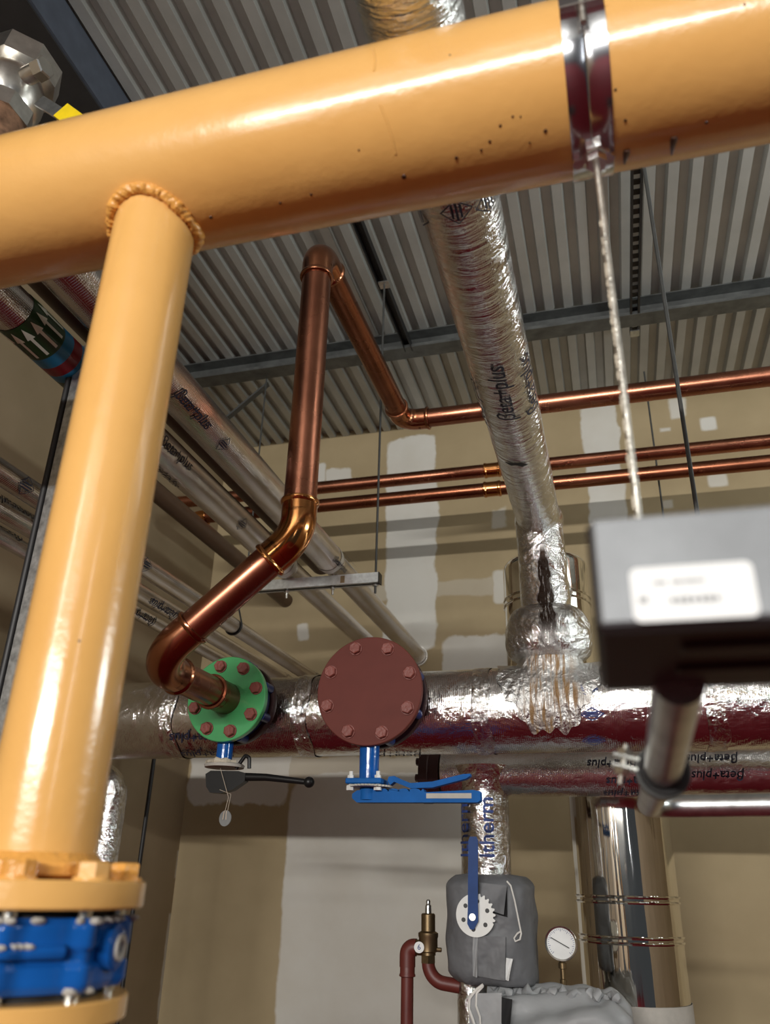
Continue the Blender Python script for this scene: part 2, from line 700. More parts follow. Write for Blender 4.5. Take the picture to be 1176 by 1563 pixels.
patches = [
    wp(628, 820, 40, 175, .10), wp(922, 715, 30, 110, .10, .95), wp(480, 722, 18, 16, .08), wp(517, 725, 22, 12, .10, .9),
    wp(1035, 622, 14, 18, .06, .8), wp(1082, 647, 14, 12, .02), wp(1096, 733, 17, 11, .02, .8), wp(1020, 770, 10, 8, .02, .6),
    wp(775, 895, 24, 26, .06, .8), wp(760, 1010, 90, 48, .12, .95), wp(462, 965, 10, 15, .07, .9), wp(660, 900, 120, 14, .06, .35),
    wp(365, 1185, 80, 42, .12, .95), wp(570, 1400, 150, 260, .06, .92), wp(1015, 655, 10, 4, .03, .8),
    wp(505, 1172, 210, 18, .06, .5), wp(762, 790, 12, 16, .08, .5),
]
M['wall_back'] = wall_mat('gypsum_board_back', 'x', patches)
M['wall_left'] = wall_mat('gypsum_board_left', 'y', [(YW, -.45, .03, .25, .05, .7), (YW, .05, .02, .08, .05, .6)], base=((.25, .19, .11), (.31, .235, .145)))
M['deck'] = deck_mat()
M['soffit_side'] = plain('blue_grey_paint_lit', (.075, .09, .12), .5)
M['soffit'] = plain('blue_grey_paint_shaded', (.028, .028, .029), .6)  # same blue-grey paint, darkened to stand for the shaded underside
M['beam'] = plain('dark_galvanised_beam', (.12, .127, .125), .42, .6, var=.3, vscale=12)
M['floor'] = plain('dark_red_floor_paint', (.12, .006, .011), .7, var=.15, vscale=3, spec=.1)

struct('wall_back', MB().box(((XL + 3.2) / 2, YW + .05, (ZC + .04 + ZF) / 2), (3.2 - XL, .1, ZC + .04 - ZF)), M['wall_back'], smooth=False)
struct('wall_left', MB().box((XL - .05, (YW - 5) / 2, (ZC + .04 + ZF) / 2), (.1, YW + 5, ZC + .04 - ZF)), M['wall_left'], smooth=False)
struct('wall_right', MB().box((3.25, (YW - 1) / 2 + .5, (ZC + .04 + ZF) / 2), (.1, YW, ZC + .04 - ZF)), M['wall_left'], smooth=False)
struct('floor', MB().box((.4, (YW - 8) / 2, ZF - .05), (5.6, YW + 8, .1)), M['floor'], smooth=False)

# corrugated deck: ribs along Y
pitch, dep = .095, .038
prof = []
x = XL - .1
while x < 3.2:
    prof += [(x, ZC), (x + pitch * .44, ZC), (x + pitch * .52, ZC + dep), (x + pitch * .92, ZC + dep)]
    x += pitch
mb = MB()
vs, fs = [], []
for (px_, pz_) in prof:
    vs += [Vector((px_, -8, pz_)), Vector((px_, YW + .05, pz_)), Vector((px_, -8, pz_ + .05)), Vector((px_, YW + .05, pz_ + .05))]
for i in range(len(prof) - 1):
    b = i * 4
    fs += [(b, b + 4, b + 5, b + 1), (b + 2, b + 3, b + 7, b + 6)]
mb._add(vs, fs)
struct('ceiling', mb, M['deck'], smooth=False)

# dark bulkhead under the deck at top left
struct('ceiling_bulkhead', MB().box((-1.995, .45, 2.595), (.83, 2.9, .185)), [M['soffit']], smooth=False)
struct('ceiling_bulkhead_lit_side', MB().box((-1.576, .45, 2.60), (.012, 2.9, .18)), M['soffit_side'], smooth=False)  # lighter sheet painting the lit side of the same bulkhead

# the steel purlin under the deck
yb = onZ(700, 521, 2.585).y
mb = MB()
mb.box((.35, yb + .035, 2.586), (5.4, .10, .006)).box((.35, yb + .06, 2.637), (5.4, .006, .1)).box((.35, yb - .012, 2.594), (5.4, .006, .014))
mb.box((.35, yb + .035, 2.686), (5.4, .10, .006))
struct('ceiling_beam', mb, M['beam'], smooth=False)
p, q = onZ(405, 590, 2.57), onY(345, 640, yb + .1)
single('brace', 'dark flat steel brace slanting down from the ceiling beam above the foil pipes', 'brace',
       MB().box((p + q) / 2, ((q - p).length + .05, .01, .040), rot=(q - p).normalized().to_track_quat('X', 'Y').to_matrix()), M['dark_steel'], smooth=False)

# ------------------------------------------------------------------ yellow gas pipe
YM, ZM, RM = .764, .954, .1095
XV, YV, RV = -.574, .758, .057
hv = Vector((XV, YV, 0)).normalized()
dV = math.hypot(XV, YV)


def zv(py, px=150):
    d = ray(px, py)
    return d.z * dV / (d.x * hv.x + d.y * hv.y)


z_ft, z_fb = zv(1343), zv(1384)
T = Thing('gas_pipe', 'thick glossy yellow gas pipe crossing the top with a welded branch going down', 'pipe', (XV, YV, z_fb))
T.add('main_run', MB().tube([(-2.3, YM, ZM), (-.9, YM, ZM), (-.3, YM, ZM), (.4, YM, ZM), (1.6, YM, ZM)], RM, 96), M['yellow'])
T.add('branch', MB().tube([(XV, YV, z_ft - .005), (XV, YV, .3), (XV, YV, .6), (XV, YV, ZM - .06)], RV, 64), M['yellow'])
# weld bead around the branch
mb = MB()
pts, rr = [], []
for k in range(300):
    t = 2 * PI * k / 300
    ro = RV + .004
    xx, yy = XV + ro * math.cos(t), YV + ro * math.sin(t)
    pts.append(Vector((xx, yy, ZM - math.sqrt(RM ** 2 - (yy - YM) ** 2) - .002)))
    rr.append(.0085)
mb.tube(pts, rr, 20, closed=True, wob=lambda P, a, L, q: q * (1 + .30 * mnoise.noise(P * 60) + .30 * mnoise.noise((P + Vector((math.cos(a), math.sin(a), 0)) * .006) * 230)))
T.add('weld_bead', mb, M['yellow_weld'])
T.add('lower_weld', MB().lathe([(RV, .012), (RV + .010, .003), (RV + .012, -.008), (RV, -.012)], (XV, YV, z_ft + .012), (0, 0, 1), 48, caps=False), M['yellow_weld'])
fl = T.add('flange', MB().lathe([(.03, 0), (.1085, 0), (.1105, .002), (.1105, z_ft - z_fb - .002), (.1085, z_ft - z_fb), (.03, z_ft - z_fb)], (XV, YV, z_fb), (0, 0, 1), 72), M['yellow'])
a0 = math.atan2(-YV, -XV)
for k in range(8):
    t = a0 + math.radians(36) + k * PI / 4
    c = Vector((XV + .088 * math.cos(t), YV + .088 * math.sin(t), z_ft))
    mb = MB().lathe([(.0175, 0), (.0175, .003)], c, (0, 0, 1), 24).hexa(c + Vector((0, 0, .003)), (0, 0, 1), .0155, .0135, turn=t)
    T.add('bolt', mb, M['yellow_weld'] if k % 2 else M['yellow'])
# spatter and drips of brown on the underside
for (px, py, r) in ((697, 241, 3), (748, 216, 2.5), (764, 192, 2.5), (783, 178, 2), (833, 200, 3.2), (880, 207, 2.2), (955, 184, 2.6), (1079, 187, 3), (795, 178, 1.5),
                    (475, 297, 2.6), (428, 310, 2.6), (617, 270, 4.5), (940, 137, 2.2), (1137, 7, 2), (322, 332, 3.5), (687, 84, 1.5), (735, 229, 2.2), (876, 248, 2.5), (809, 218, 1.6), (548, 229, 1.6)):
    mb = MB()
    P = hit_cyl(px, py, (0, YM, ZM), (1, 0, 0), RM)
    n = Vector((0, P.y - YM, P.z - ZM)).normalized()
    u = Vector((1, 0, 0))
    w = n.cross(u)
    rr = r * .00085
    mb.lathe([(rr, -.0006), (rr * .8, .0006), (rr * .3, .001)], P, n, 12)
    T.add('paint_spot', mb, M['spatter'])
for (px, py, l) in ((1029, 212, 24), (957, 232, 18)):
    pp = [hit_cyl(px + dx, py + dy, (0, YM, ZM), (1, 0, 0), RM) for dx, dy in ((0, -4), (0, 2), (-2, l * .6), (-3, l))]
    T.add('paint_drip', MB().tube(pp, [.0035, .0045, .0028, .0012], 8), M['spatter'])
# run marks in the paint
for (px, py, px2, py2) in ((581, 160, 604, 235), (570, 75, 571, 110)):
    pp = []
    for k in range(9):
        f = k / 8
        pp.append(hit_cyl(px + (px2 - px) * f + 3 * math.sin(f * 3), py + (py2 - py) * f, (0, YM, ZM), (1, 0, 0), RM - .0012))
    T.add('paint_run', MB().tube(pp, .0022, 8), M['yellow'])

# butterfly valve between the yellow flanges
z1, z2 = zv(1396), zv(1500)
T = Thing('butterfly_valve', 'blue butterfly valve clamped between two yellow flanges at bottom left', 'valve', (XV, YV, z2))
mb = MB()
R_ = lambda t: .092 + .010 * max(0, math.cos(8 * (t - a0 - math.radians(36)))) ** 2


def vb(u, v):
    t = 2 * PI * u
    r = R_(t)
    vv = (v - .5) * 2
    r *= 1 - .04 * max(0, abs(vv) - .8) / .2
    if .38 < v < .56:
        r -= .004
    return Vector((XV + r * math.cos(t), YV + r * math.sin(t), z2 + (z1 - z2) * v))


mb.grid(vb, 128, 20, closed_u=True)
for zz in (z1, z2):
    mb.lathe([(.01, 0), (.085, 0)], (XV, YV, zz), (0, 0, 1), 48, caps=False)
body = T.add('body', mb, M['blue'], angle=50)
t = a0 + math.radians(62)
d = Vector((math.cos(t), math.sin(t), 0))
c = Vector((XV, YV, (z1 + z2) / 2 + .004)) + d * .086
T.add('stem_boss', MB().lathe([(.020, 0), (.020, .012), (.017, .014)], c, d, 24), M['blue'])
pl = T.add('plug', MB().lathe([(.0115, 0), (.0115, .003), (.007, .003), (.006, -.002)], c + d * .014, d, 24), M['grey_chip'])
# raised rib with worn paint
mb = MB()
for s in (-1,):
    pp = []
    for k in range(30):
        tt = a0 - 1.1 + 1.55 * k / 29
        pp.append(Vector((XV + (R_(tt) + .001) * math.cos(tt), YV + (R_(tt) + .001) * math.sin(tt), z2 + (z1 - z2) * .56)))
    mb.tube(pp, [.0012] + [.0065] * (len(pp) - 2) + [.0012], 10)
T.add('rib', mb, M['blue'])
mb = MB()
for k in range(34):
    tt = a0 - .9 + 2.4 * random.random()
    rz = R_(tt)
    q_ = random.random()
    zz = z1 - .002 if q_ < .4 else (z2 + .002 if q_ < .6 else z2 + (z1 - z2) * .56 + .004)
    if q_ >= .6:
        tt, rz = a0 - 1.0 + 1.3 * random.random(), rz + .002
        rz = R_(tt) + .004
    mb.ball((XV + rz * math.cos(tt), YV + rz * math.sin(tt), zz), (.004 + .004 * random.random(), .004, .0028), 8, 6, fn=lambda d: 1 + .5 * mnoise.noise(d * 3 + Vector((tt, zz, 0))))
T.add('paint_chips', mb, M['grey_chip'])['kind'] = 'stuff'
z3 = zv(1512)
T.add('gasket', MB().lathe([(.03, 0), (.080, 0), (.080, z_fb - z1), (.03, z_fb - z1)], (XV, YV, z1), (0, 0, 1), 48), M['rubber'])
T.add('gasket', MB().lathe([(.03, 0), (.080, 0), (.080, z2 - z3), (.03, z2 - z3)], (XV, YV, z3), (0, 0, 1), 48), M['rubber'])
for k in range(8):
    t = a0 + math.radians(36) + k * PI / 4
    c = Vector((XV + .086 * math.cos(t), YV + .086 * math.sin(t), 0))
    T.add('stud', MB().lathe([(.0075, z3 - .002), (.0075, z2 + .002)], c, (0, 0, 1), 12), M['steel_bright'])
    T.add('stud', MB().lathe([(.0075, z1 - .002), (.0075, z_fb + .002)], c, (0, 0, 1), 12), M['steel_bright'])
z4 = zv(1550)
T = Thing('flanged_pipe', 'yellow pipe with a flange under the blue butterfly valve', 'pipe', (XV, YV, ZF))
T.add('flange', MB().lathe([(.03, 0), (.1055, 0), (.1075, .002), (.1075, z3 - z4 - .002), (.1055, z3 - z4), (.03, z3 - z4)], (XV, YV, z4), (0, 0, 1), 72), M['yellow'])
T.add('pipe', MB().tube([(XV, YV, ZF), (XV, YV, z4 - .03), (XV, YV, z4)], [RV, RV, .075], 48), M['yellow'])

# ------------------------------------------------------------------ clamp on the yellow pipe and its rod
XC = .043
T = Thing('pipe_clamp', 'shiny steel band clamp around the thick yellow pipe', 'pipe clamp', (XC, YM, ZM - RM))
mb = MB()


def band(a1, a2, w, r0, th=.003, n=60):
    m = MB()
    prof_ = [(-w / 2, r0), (-w / 2, r0 + th), (-w * .22, r0 + th), (-w * .18, r0 + th * .3), (w * .18, r0 + th * .3), (w * .22, r0 + th), (w / 2, r0 + th), (w / 2, r0)]
    prof_ = [(-w / 2, r0), (-w / 2, r0 + th), (-w * .06, r0 + th), (-w * .02, r0 + th * .55), (w * .02, r0 + th), (w / 2, r0 + th), (w / 2, r0)]
    q = len(prof_)

    def fn(u, v):
        t = a1 + (a2 - a1) * v
        px_, r_ = prof_[min(int(round(u * q)), q - 1)] if u < 1 else prof_[0]
        return Vector((XC + px_, YM + r_ * math.cos(t), ZM + r_ * math.sin(t)))
    m.grid(fn, q, n, closed_u=True)
    return m


Pt = hit_cyl(903, 13, (0, YM, ZM), (1, 0, 0), RM)
at = math.atan2(Pt.z - ZM, Pt.y - YM)
at = at if at > 0 else at + 2 * PI
T.add('band', band(at, 2 * PI + PI * .15, .052, RM), M['clamp_steel'], label='lower half of the steel band')
T.add('band', band(PI * .16, at - .01, .052, RM), M['clamp_steel'])
n = Vector((0, math.cos(at), math.sin(at)))
tn = Vector((0, -math.sin(at), math.cos(at)))
T.add('lip', MB().box(Vector((XC, YM, ZM)) + n * (RM + .006) + tn * .001, (.052, .003, .012), rot=Matrix((Vector((1, 0, 0)), tn, n)).transposed()), M['steel_bright'])
T.add('screw', MB().tube([Vector((XC, YM, ZM)) + n * (RM + .007) - tn * .012, Vector((XC, YM, ZM)) + n * (RM + .007) + tn * .03], .0035, 12), M['rod_steel'])
c = Vector((XC + .002, YM - .002, ZM - RM - .003))
nut = T.add('boss_nut', MB().hexa(c + Vector((0, 0, -.014)), (0, 0, 1), .0175, .016, .4), M['steel_bright'])
T.add('lock_nut', MB().hexa(c + Vector((0, 0, -.028)), (0, 0, 1), .013, .013, .2), M['steel_bright'])
for s in (-1, 1):
    T.add('bolt', MB().hexa(Vector((XC + s * .019, YM + .012, ZM - RM - .010)), (0, 0, 1), .008, .009, .3), M['steel_bright'])

# the galvanised pole and the box on it
BZ0, BZ1 = onY(900, 968, .42).z, onY(893, 790, .42).z
BX0 = onY(893, 790, .42).x
# pole through these points
pA = onY(1033, 1062, .58)
pB = onY(1012, 1178, .80)
pC = onY(990, 1231, 1.36)
rP = .0165
T = Thing('threaded_rod', 'long zinc threaded rod hanging from the shiny clamp on the yellow pipe', 'threaded rod', (XC, YM, pB.z + .02))
m_ = MB()
zz = pB.z + .024
path = []
rad = []
while zz < ZM - RM - .02:
    path.append((XC + .002, YM - .002, zz))
    rad.append(.0042 if len(path) % 2 else .0036)
    zz += .0024
m_.tube(path, rad, 10)
T.add('rod', m_, M['rod_steel'], angle=60)
# drips of pale plaster along one side of it
mb = MB()
zz = .2
while zz < .72:
    if random.random() < .6:
        mb.ball((XC + .002 - .0032, YM - .0035, zz), (.0012 + .0012 * random.random(), .0014, .003 + .004 * random.random()), 8, 6)
    zz += .006
T.add('plaster_drips', mb, M['sealant'])['kind'] = 'stuff'

T = Thing('galvanized_pipe', 'bent galvanized steel pipe carrying the black box, turning right at its end', 'pipe', tuple(pC))
pD = onY(1330, 1226, 1.36)
pathp = bend_path([pA - (pB - pA).normalized() * .03, pB, pC, pD], [.3, .05], 10)
T.add('pipe', MB().tube(pathp, rP, 32), M['steel'])
dB = (pC - pA).normalized()
T = Thing('rubber_lined_clamp', 'blurred rubber lined pipe clamp on the galvanized pipe below the black box', 'pipe clamp', tuple(pB))
cl = pB + dB * .0
T.add('ring', MB().lathe([(rP, -.012), (rP + .005, -.013), (rP + .005, .013), (rP, .012)], cl, dB, 40, caps=False), M['rubber'], label='black rubber lining')
T.add('band', MB().lathe([(rP + .005, -.009), (rP + .0075, -.009), (rP + .0075, .009), (rP + .005, .009)], cl, dB, 40, caps=False), M['dark_steel'])
side = Vector((-1, -.1, .25)).normalized()
fw = dB
up_ = side.cross(fw).normalized()
Rm = Matrix((side, fw, up_)).transposed()
for s in (-1, 1):
    e = T.add('ear', MB().box(cl + side * (rP + .016) + up_ * (s * .0045), (.024, .018, .0025), rot=Rm), M['steel_bright'])
bb = T.add('bolt', MB().tube([cl + side * (rP + .018) - up_ * .016, cl + side * (rP + .018) + up_ * .02], .003, 10).hexa(cl + side * (rP + .018) + up_ * .006, up_, .0075, .006).hexa(cl + side * (rP + .018) - up_ * .011, up_, .0075, .005), M['steel_bright'])

T = Thing('control_box', 'blurred grey and black box with a white sticker close at right', 'control box', (BX0 + .09, .49, BZ0))
bw = .185
T.add('housing', MB().box((BX0 + bw / 2, .492, (BZ0 + BZ1) / 2), (bw, .142, BZ1 - BZ0 - .001), bev=.004), M['box_dark'])
T.add('front_panel', MB().box((BX0 + bw / 2 + .001, .4205, (BZ0 + BZ1) / 2 + .001), (bw - .004, .004, BZ1 - BZ0 - .006), bev=.0018), M['box_face'])
for k in range(2):
    T.add('vent_rail', MB().box((BX0 + bw / 2 + .02, .455 + .05 * k, BZ0 - .001), (bw - .05, .012, .004), bev=.001), M['box_dark'])
p0, p1, p2, p3 = [onY(x_, y_, .418) for x_, y_ in ((961, 868), (969, 951), (1149, 857), (1162, 941))]
cx_, cz_ = (p0.x + p3.x) / 2, (p0.z + p3.z) / 2
sw, sh = (p2.x - p0.x + p3.x - p1.x) / 2, (p0.z - p1.z + p2.z - p3.z) / 2
poly = []
for (sx, sy, a) in ((1, -1, -90), (1, 1, 0), (-1, 1, 90), (-1, -1, 180)):
    for k in range(6):
        t = math.radians(a + 18 * k)
        poly.append((sx * (sw / 2 - .004) + .004 * math.cos(t), sy * (sh / 2 - .004) + .004 * math.sin(t)))
st = T.add('sticker', MB().prism(poly, (cx_, .4183, cz_), (1, 0, 0), (0, 0, 1), (0, -.0005, 0)), M['sticker'], smooth=False, label='white rounded sticker with faded print')
mb = MB()
for (fx, fz, n_, wd, hh) in ((-.30, .20, 11, .0021, .0026), (-.17, -.14, 7, .0032, .0042), (-.43, -.1, 2, .0022, .005)):
    for k in range(n_):
        if k == 3 and n_ > 8:
            continue
        mb.box((cx_ + fx * sw + k * wd * 1.12, .4176, cz_ + fz * sh), (wd * .8, .0003, hh * (0.75 + .25 * ((k * 7) % 3) / 2)))
T.add('print', mb, M['sticker_ink'], parent=st, smooth=False)

# ------------------------------------------------------------------ foil mains
YF, ZFm, RF = 2.636, .508, .135


def lumpy(amp, sc_=6):
    def w_(P, a, L, q):
        return q * (1 + amp * mnoise.noise(Vector((math.cos(a) * 1.3, math.sin(a) * 1.3, L * sc_))))
    return w_


def pipe_path(a, b, n):
    a, b = Vector(a), Vector(b)
    return [a.lerp(b, k / n) for k in range(n + 1)]


T = Thing('insulated_main', 'widest silver foil wrapped pipe running level behind the two round flanges', 'insulated pipe', (0, YF, ZFm))
T.add('foil_jacket', MB().tube(pipe_path((-2.4, YF, ZFm), (1.9, YF, ZFm), 260), RF, 72, wob=lumpy(.014, 7)), M['foil_x'])
# tape seams
for px in (255, 457, 733, 1095):
    mb = MB()
    P = hit_cyl(px, 1080, (0, YF, ZFm), (1, 0, 0), RF)
    n_ = 0

    def fn(u, v, P=P):
        t = 2 * PI * u
        xx = P.x + (v - .5) * .055 + .006 * math.sin(5 * t) * (1 if v > .5 else .4)
        r_ = RF + .003 + .004 * mnoise.noise(Vector((math.cos(t) * 3, math.sin(t) * 3, v * 4 + px)))
        return Vector((xx, YF + r_ * math.cos(t), ZFm + r_ * math.sin(t)))
    mb.grid(fn, 96, 8, closed_u=True)
    T.add('foil_tape', mb, M['foil'])
AX = (1, 0, 0)


def print_on(T, items, o, a, R, mat='ink'):
    for it in items:
        m2 = MB()
        if it[0] == 'd':
            _, px, py, w_, h_ = it
            P = hit_cyl(px, py, o, a, R)
            vs, fs = diamond(w_, h_)
            wrap(m2, vs, fs, P, o, a, R, 1, .003)
            T.add('diamond_print', m2, M[mat], smooth=False)
        else:
            s_, px, py, size, along = it
            P = hit_cyl(px, py, o, a, R)
            vs, fs = text_outline(s_, size, .22)
            wrap(m2, vs, fs, P, o, a, R, along, .003)
            T.add('lettering', m2, M[mat], smooth=False)


oF = (0, YF, ZFm)
print_on(T, [('d', 895, 1052, .036, .020), ('d', 904, 1090, .036, .020), ('d', 907, 1130, .036, .020)], oF, AX, RF + .002, mat='ink_blue')
print_on(T, [('βeta+plus', 300, 1125, .05, -1), ('βeta+plus', 318, 1150, .05, -1), ('βeta+plus', 600, 1152, .05, -1)], oF, AX, RF + .002)

# lower foil pipe
RL, YL = .083, 3.095
pb = onY(890, 1215, YL - .02)
ZL = pb.z + RL * .99
xl0 = onY(678, 1190, YL).x
T = Thing('insulated_pipe', 'silver foil pipe running level just under the widest foil pipe at right', 'insulated pipe', (0, YL, ZL))
T.add('foil_jacket', MB().tube(pipe_path((xl0, YL, ZL), (1.9, YL, ZL), 130), RL, 56, wob=lumpy(.018, 8)), M['foil_x'])
oL = (0, YL, ZL)
xd = onY(741, 1260, YL).x
RD = .088
ztop_jacket = onY(744, 1330, YL - .1).z
T.add('drop_leg', MB().tube(pipe_path((xd, YL, ZL + .02), (xd, YL, ztop_jacket - .06), 40), [RD + .035 * max(0, 1 - k / 9) for k in range(41)], 56, wob=lumpy(.02, 10)), M['foil'], label='foil covered leg going down into the grey jacket')
print_on(T, [('βeta+plus', 1088, 1157, .042, -1), ('βeta+plus', 1097, 1183, .042, -1), ('βeta+plus', 935, 1165, .042, -1), ('βeta+plus', 965, 1192, .042, -1), ('βeta+plus', 960, 1211, .042, -1)], oL, AX, RL + .001)
vs, fs = text_outline('ltherm', .075, 0)
for px in (709, 744):
    m2 = MB()
    P = hit_cyl(px, 1262, (xd, YL, 0), (0, 0, 1), RD + .002)
    wrap(m2, vs, fs, P, (xd, YL, 0), (0, 0, 1), RD + .002, 1, .003)
    T.add('lettering', m2, M['ink_blue'], smooth=False)

T = Thing('pipe_end_flange', 'dark maroon end flange with bolts on the lower foil pipe', 'flange', (xl0 - .05, YL, ZL))
T.add('disc', MB().lathe([(.02, 0), (.098, 0), (.1, .002), (.1, .032), (.098, .034), (.09, .036), (.09, .072), (.03, .072)], (xl0 - .078, YL, ZL - .008), (1, 0, 0), 48), M['maroon'])
for k in range(8):
    t = k * PI / 4 + .2
    T.add('bolt', MB().hexa((xl0 - .078, YL + .078 * math.cos(t), ZL - .008 + .078 * math.sin(t)), (-1, 0, 0), .014, .014, .3), M['maroon'])

# upper foil pipe: runs towards the back wall, then drops onto the main
far = onY(823, 795, YF)
ZU = far.z
nearp = onZ(628, 15, ZU)
midp = onZ(701, 320, ZU)
RU = .076
dirn = (far - nearp).normalized()
far_e = far
start = nearp - dirn * .5
oU = (start.x, start.y, ZU)
aU = tuple(dirn)
T = Thing('insulated_riser', 'crinkled silver foil pipe passing under the deck then dropping with rust streaks onto the main', 'insulated pipe', (far.x, YF, ZFm + RF))
T.add('overhead_run', MB().tube(pipe_path(start, far_e + dirn * .02, 150), RU, 64, wob=lumpy(.016, 9)), M['foil_ring'])
cx = onY(836, 950, YF).x
zb = onY(836, 975, YF).z          # middle of the bulge
M['foil_rust'] = foil('foil_rust_streak', strength=1.0, rough=.11, rust=(.014, .032, .42, 4.0, (.040, .019, .009), 0))
M['foil_rust2'] = foil('foil_brown_runs', strength=.8, rough=.3, wscale=40, rust=(.012, .085, .3, 2.2, (.30, .18, .08), 75))
top = Vector((far.x, YF, ZU + .035))
RB = .082
T.add('elbow_collar', MB().ball((far.x, YF, ZU), (RB + .004, RB + .004, RB), 40, 20), M['foil'])
T.add('drop', MB().tube(pipe_path((far.x, YF, ZU), (cx, YF, zb), 40), RB, 56, wob=lumpy(.03, 9)), M['foil_rust'])
# bulge (wrapped fitting)


def bulge(u, v):
    t = 2 * PI * u
    z = (v - .5) * 2
    r = .088 + .055 * math.sqrt(max(0, 1 - abs(z) ** 2.4))
    r *= 1 + .05 * mnoise.noise(Vector((math.cos(t) * 2.2, math.sin(t) * 2.2, z * 2)))
    if z < -.75:
        r -= .02 * (abs(z) - .75) / .25
    return Vector((cx + r * math.cos(t), YF + r * math.sin(t), zb + z * .092 + .004))


T.add('wrapped_fitting', MB().grid(bulge, 72, 28, closed_u=True), M['foil_rust'], label='bulging foil wrapped fitting')
# skirt of foil over the main


def skirt(u, v):
    t = 2 * PI * u
    q = .06 + v
    sx, sy = .085 + .085 * v, .05 + (.26 if math.sin(t) < 0 else .12) * v
    edge = 1 + .035 * math.sin(9 * t) * v + .03 * math.sin(23 * t + 1) * v
    x_ = cx + sx * math.cos(t) * edge
    arc = sy * math.sin(t) * edge
    al = arc / RF
    lift = .004 + .004 * abs(math.sin(15 * t + 3 * mnoise.noise(Vector((math.cos(t), math.sin(t), 0))))) * v + .085 * max(0, 1 - v * 3.2) ** 1.6
    r_ = RF + lift
    return Vector((x_, YF + r_ * math.sin(al), ZFm + r_ * math.cos(al)))


T.add('foil_skirt', MB().grid(skirt, 160, 26, closed_u=True), M['foil_rust2'], label='foil skirt with brown rust runs')
print_on(T, [('βeta+plus', 767, 603, .062, -1), ('βeta+plus', 808, 588, .062, -1), ('βeta+plus', 731, 610, .055, -1), ('d', 697, 322, .03, .03), ('d', 643, 326, .03, .03), ('d', 744, 304, .03, .03)], oU, aU, RU + .001)
# tear in the jacket
P = hit_cyl(788, 708, oU, aU, RU)
m2 = MB()
vs = [Vector(p) for p in ((-.006, -.034, 0), (.008, -.014, 0), (.0, .002, 0), (.014, .016, 0), (.006, .034, 0), (-.010, .018, 0), (-.014, .0, 0))]
wrap(m2, vs, [[0, 1, 2, 3, 4, 5, 6]], P, oU, aU, RU + .001, 1, .003)
T.add('tear', m2, M['black_steel'], smooth=False)

# ------------------------------------------------------------------ pipes along the left side
XA, ZA, RA = -1.035, 1.168, .057
XE, ZE, RE = -1.234, 1.160, .0535
YS = 2.89
AY = (0, 1, 0)
gl = 'foil pipes on the hanging strut'
for (nm, X_, Z_, R_2, txt, lab) in (
        ('A', XA, ZA, RA, [('βeta+plus', 296, 625, .045, 1), ('d', 341, 678, .026, .026), ('βeta+plus', 520, 862, .035, 1), ('βeta+plus', 540, 850, .035, 1)], 'foil pipe crossing the free right end of the hanging strut'),
        ('E', XE, ZE, RE, [('βeta+plus', 270, 692, .045, 1), ('βeta+plus', 249, 722, .045, 1), ('d', 370, 800, .026, .026)], 'foil pipe on the hanging strut with white arrows on a green label')):
    T = Thing('insulated_pipe', lab, 'insulated pipe', (X_, YS, Z_ - R_2), gl)
    pth = pipe_path((X_, -.4, Z_), (X_, YS - .06, Z_), 90)
    rr_ = [R_2] * len(pth)
    for k in range(7):
        f = k / 6
        pth.append(Vector((X_, YS - .06 + .045 * math.sin(f * PI / 2), Z_)))
        rr_.append(R_2 * .86 + R_2 * .14 * math.cos(f * PI / 2))
    T.add('foil_jacket', MB().tube(pth, rr_, 48, wob=lumpy(.012, 6)), M['foil_long'])
    T.add('pale_end', MB().lathe([(R_2 + .001, -.075), (R_2 + .0015, -.058), (R_2 * .95, -.025), (R_2 * .84, -.012)], (X_, YS, Z_), AY, 48, caps=False), M['foil_white'], label='white rounded end')  # white tapered sleeve where the thicker jacket ends
    T.add('foil_jacket', MB().tube(pipe_path((X_, YS - .02, Z_), (X_, YW, Z_), 50), R_2 * .86, 44, wob=lumpy(.012, 6)), M['foil_long'], label='thinner length beyond the strut')
    if nm == 'A':
        T.add('wall_collar', MB().lathe([(R_2 * .9, -.012), (R_2 * 1.02, -.012), (R_2 * 1.02, 0), (R_2 * .9, 0)], (X_, YW, Z_), AY, 40, caps=False), M['foil_white'])
        g0 = hit_cyl(128, 498, (X_, 0, Z_), AY, R_2).y
        T.add('label', MB().tube(pipe_path((X_, g0, Z_), (X_, g0 + .12, Z_), 6), R_2 + .0012, 48, caps=False), M['label_green'], label='dark green label')
    else:
        ys = [hit_cyl(x_, y_, (X_, 0, Z_), AY, R_2).y for x_, y_ in ((36, 492), (72, 546), (84, 560), (94, 573), (103, 583))] + [0]
        ys[5] = ys[4] + .16
        labp = None
        for i, mt in enumerate(('label_green', 'label_blue', 'label_red', 'label_blue', 'label_green')):
            o_ = T.add('label_band', MB().tube(pipe_path((X_, ys[i], Z_), (X_, ys[i + 1], Z_), 4), R_2 + .0014, 48, caps=False), M[mt], label=mt.split('_')[1] + ' band of the label')
            labp = labp or o_
        m2 = MB()
        Lg = ys[1] - ys[0]
        arrow = [Vector(p) for p in ((-.42 * Lg, -.0035, 0), (.10 * Lg, -.0035, 0), (.10 * Lg, -.010, 0), (.42 * Lg, 0, 0), (.10 * Lg, .010, 0), (.10 * Lg, .0035, 0), (-.42 * Lg, .0035, 0))]
        oo = Vector((X_, (ys[0] + ys[1]) / 2, Z_))
        for th in range(-6, 7):
            ang = math.radians(-90 + th * 28)
            P = oo + Vector((math.cos(ang), 0, math.sin(ang))) * R_2
            wrap(m2, arrow, [[0, 1, 2, 3, 4, 5, 6]], P, (X_, 0, Z_), AY, R_2 + .0014, -1, .0012)
        T.add('arrows', m2, M['label_white'], parent=labp, smooth=False)
    print_on(T, txt, (X_, 0, Z_), AY, R_2 + .001)

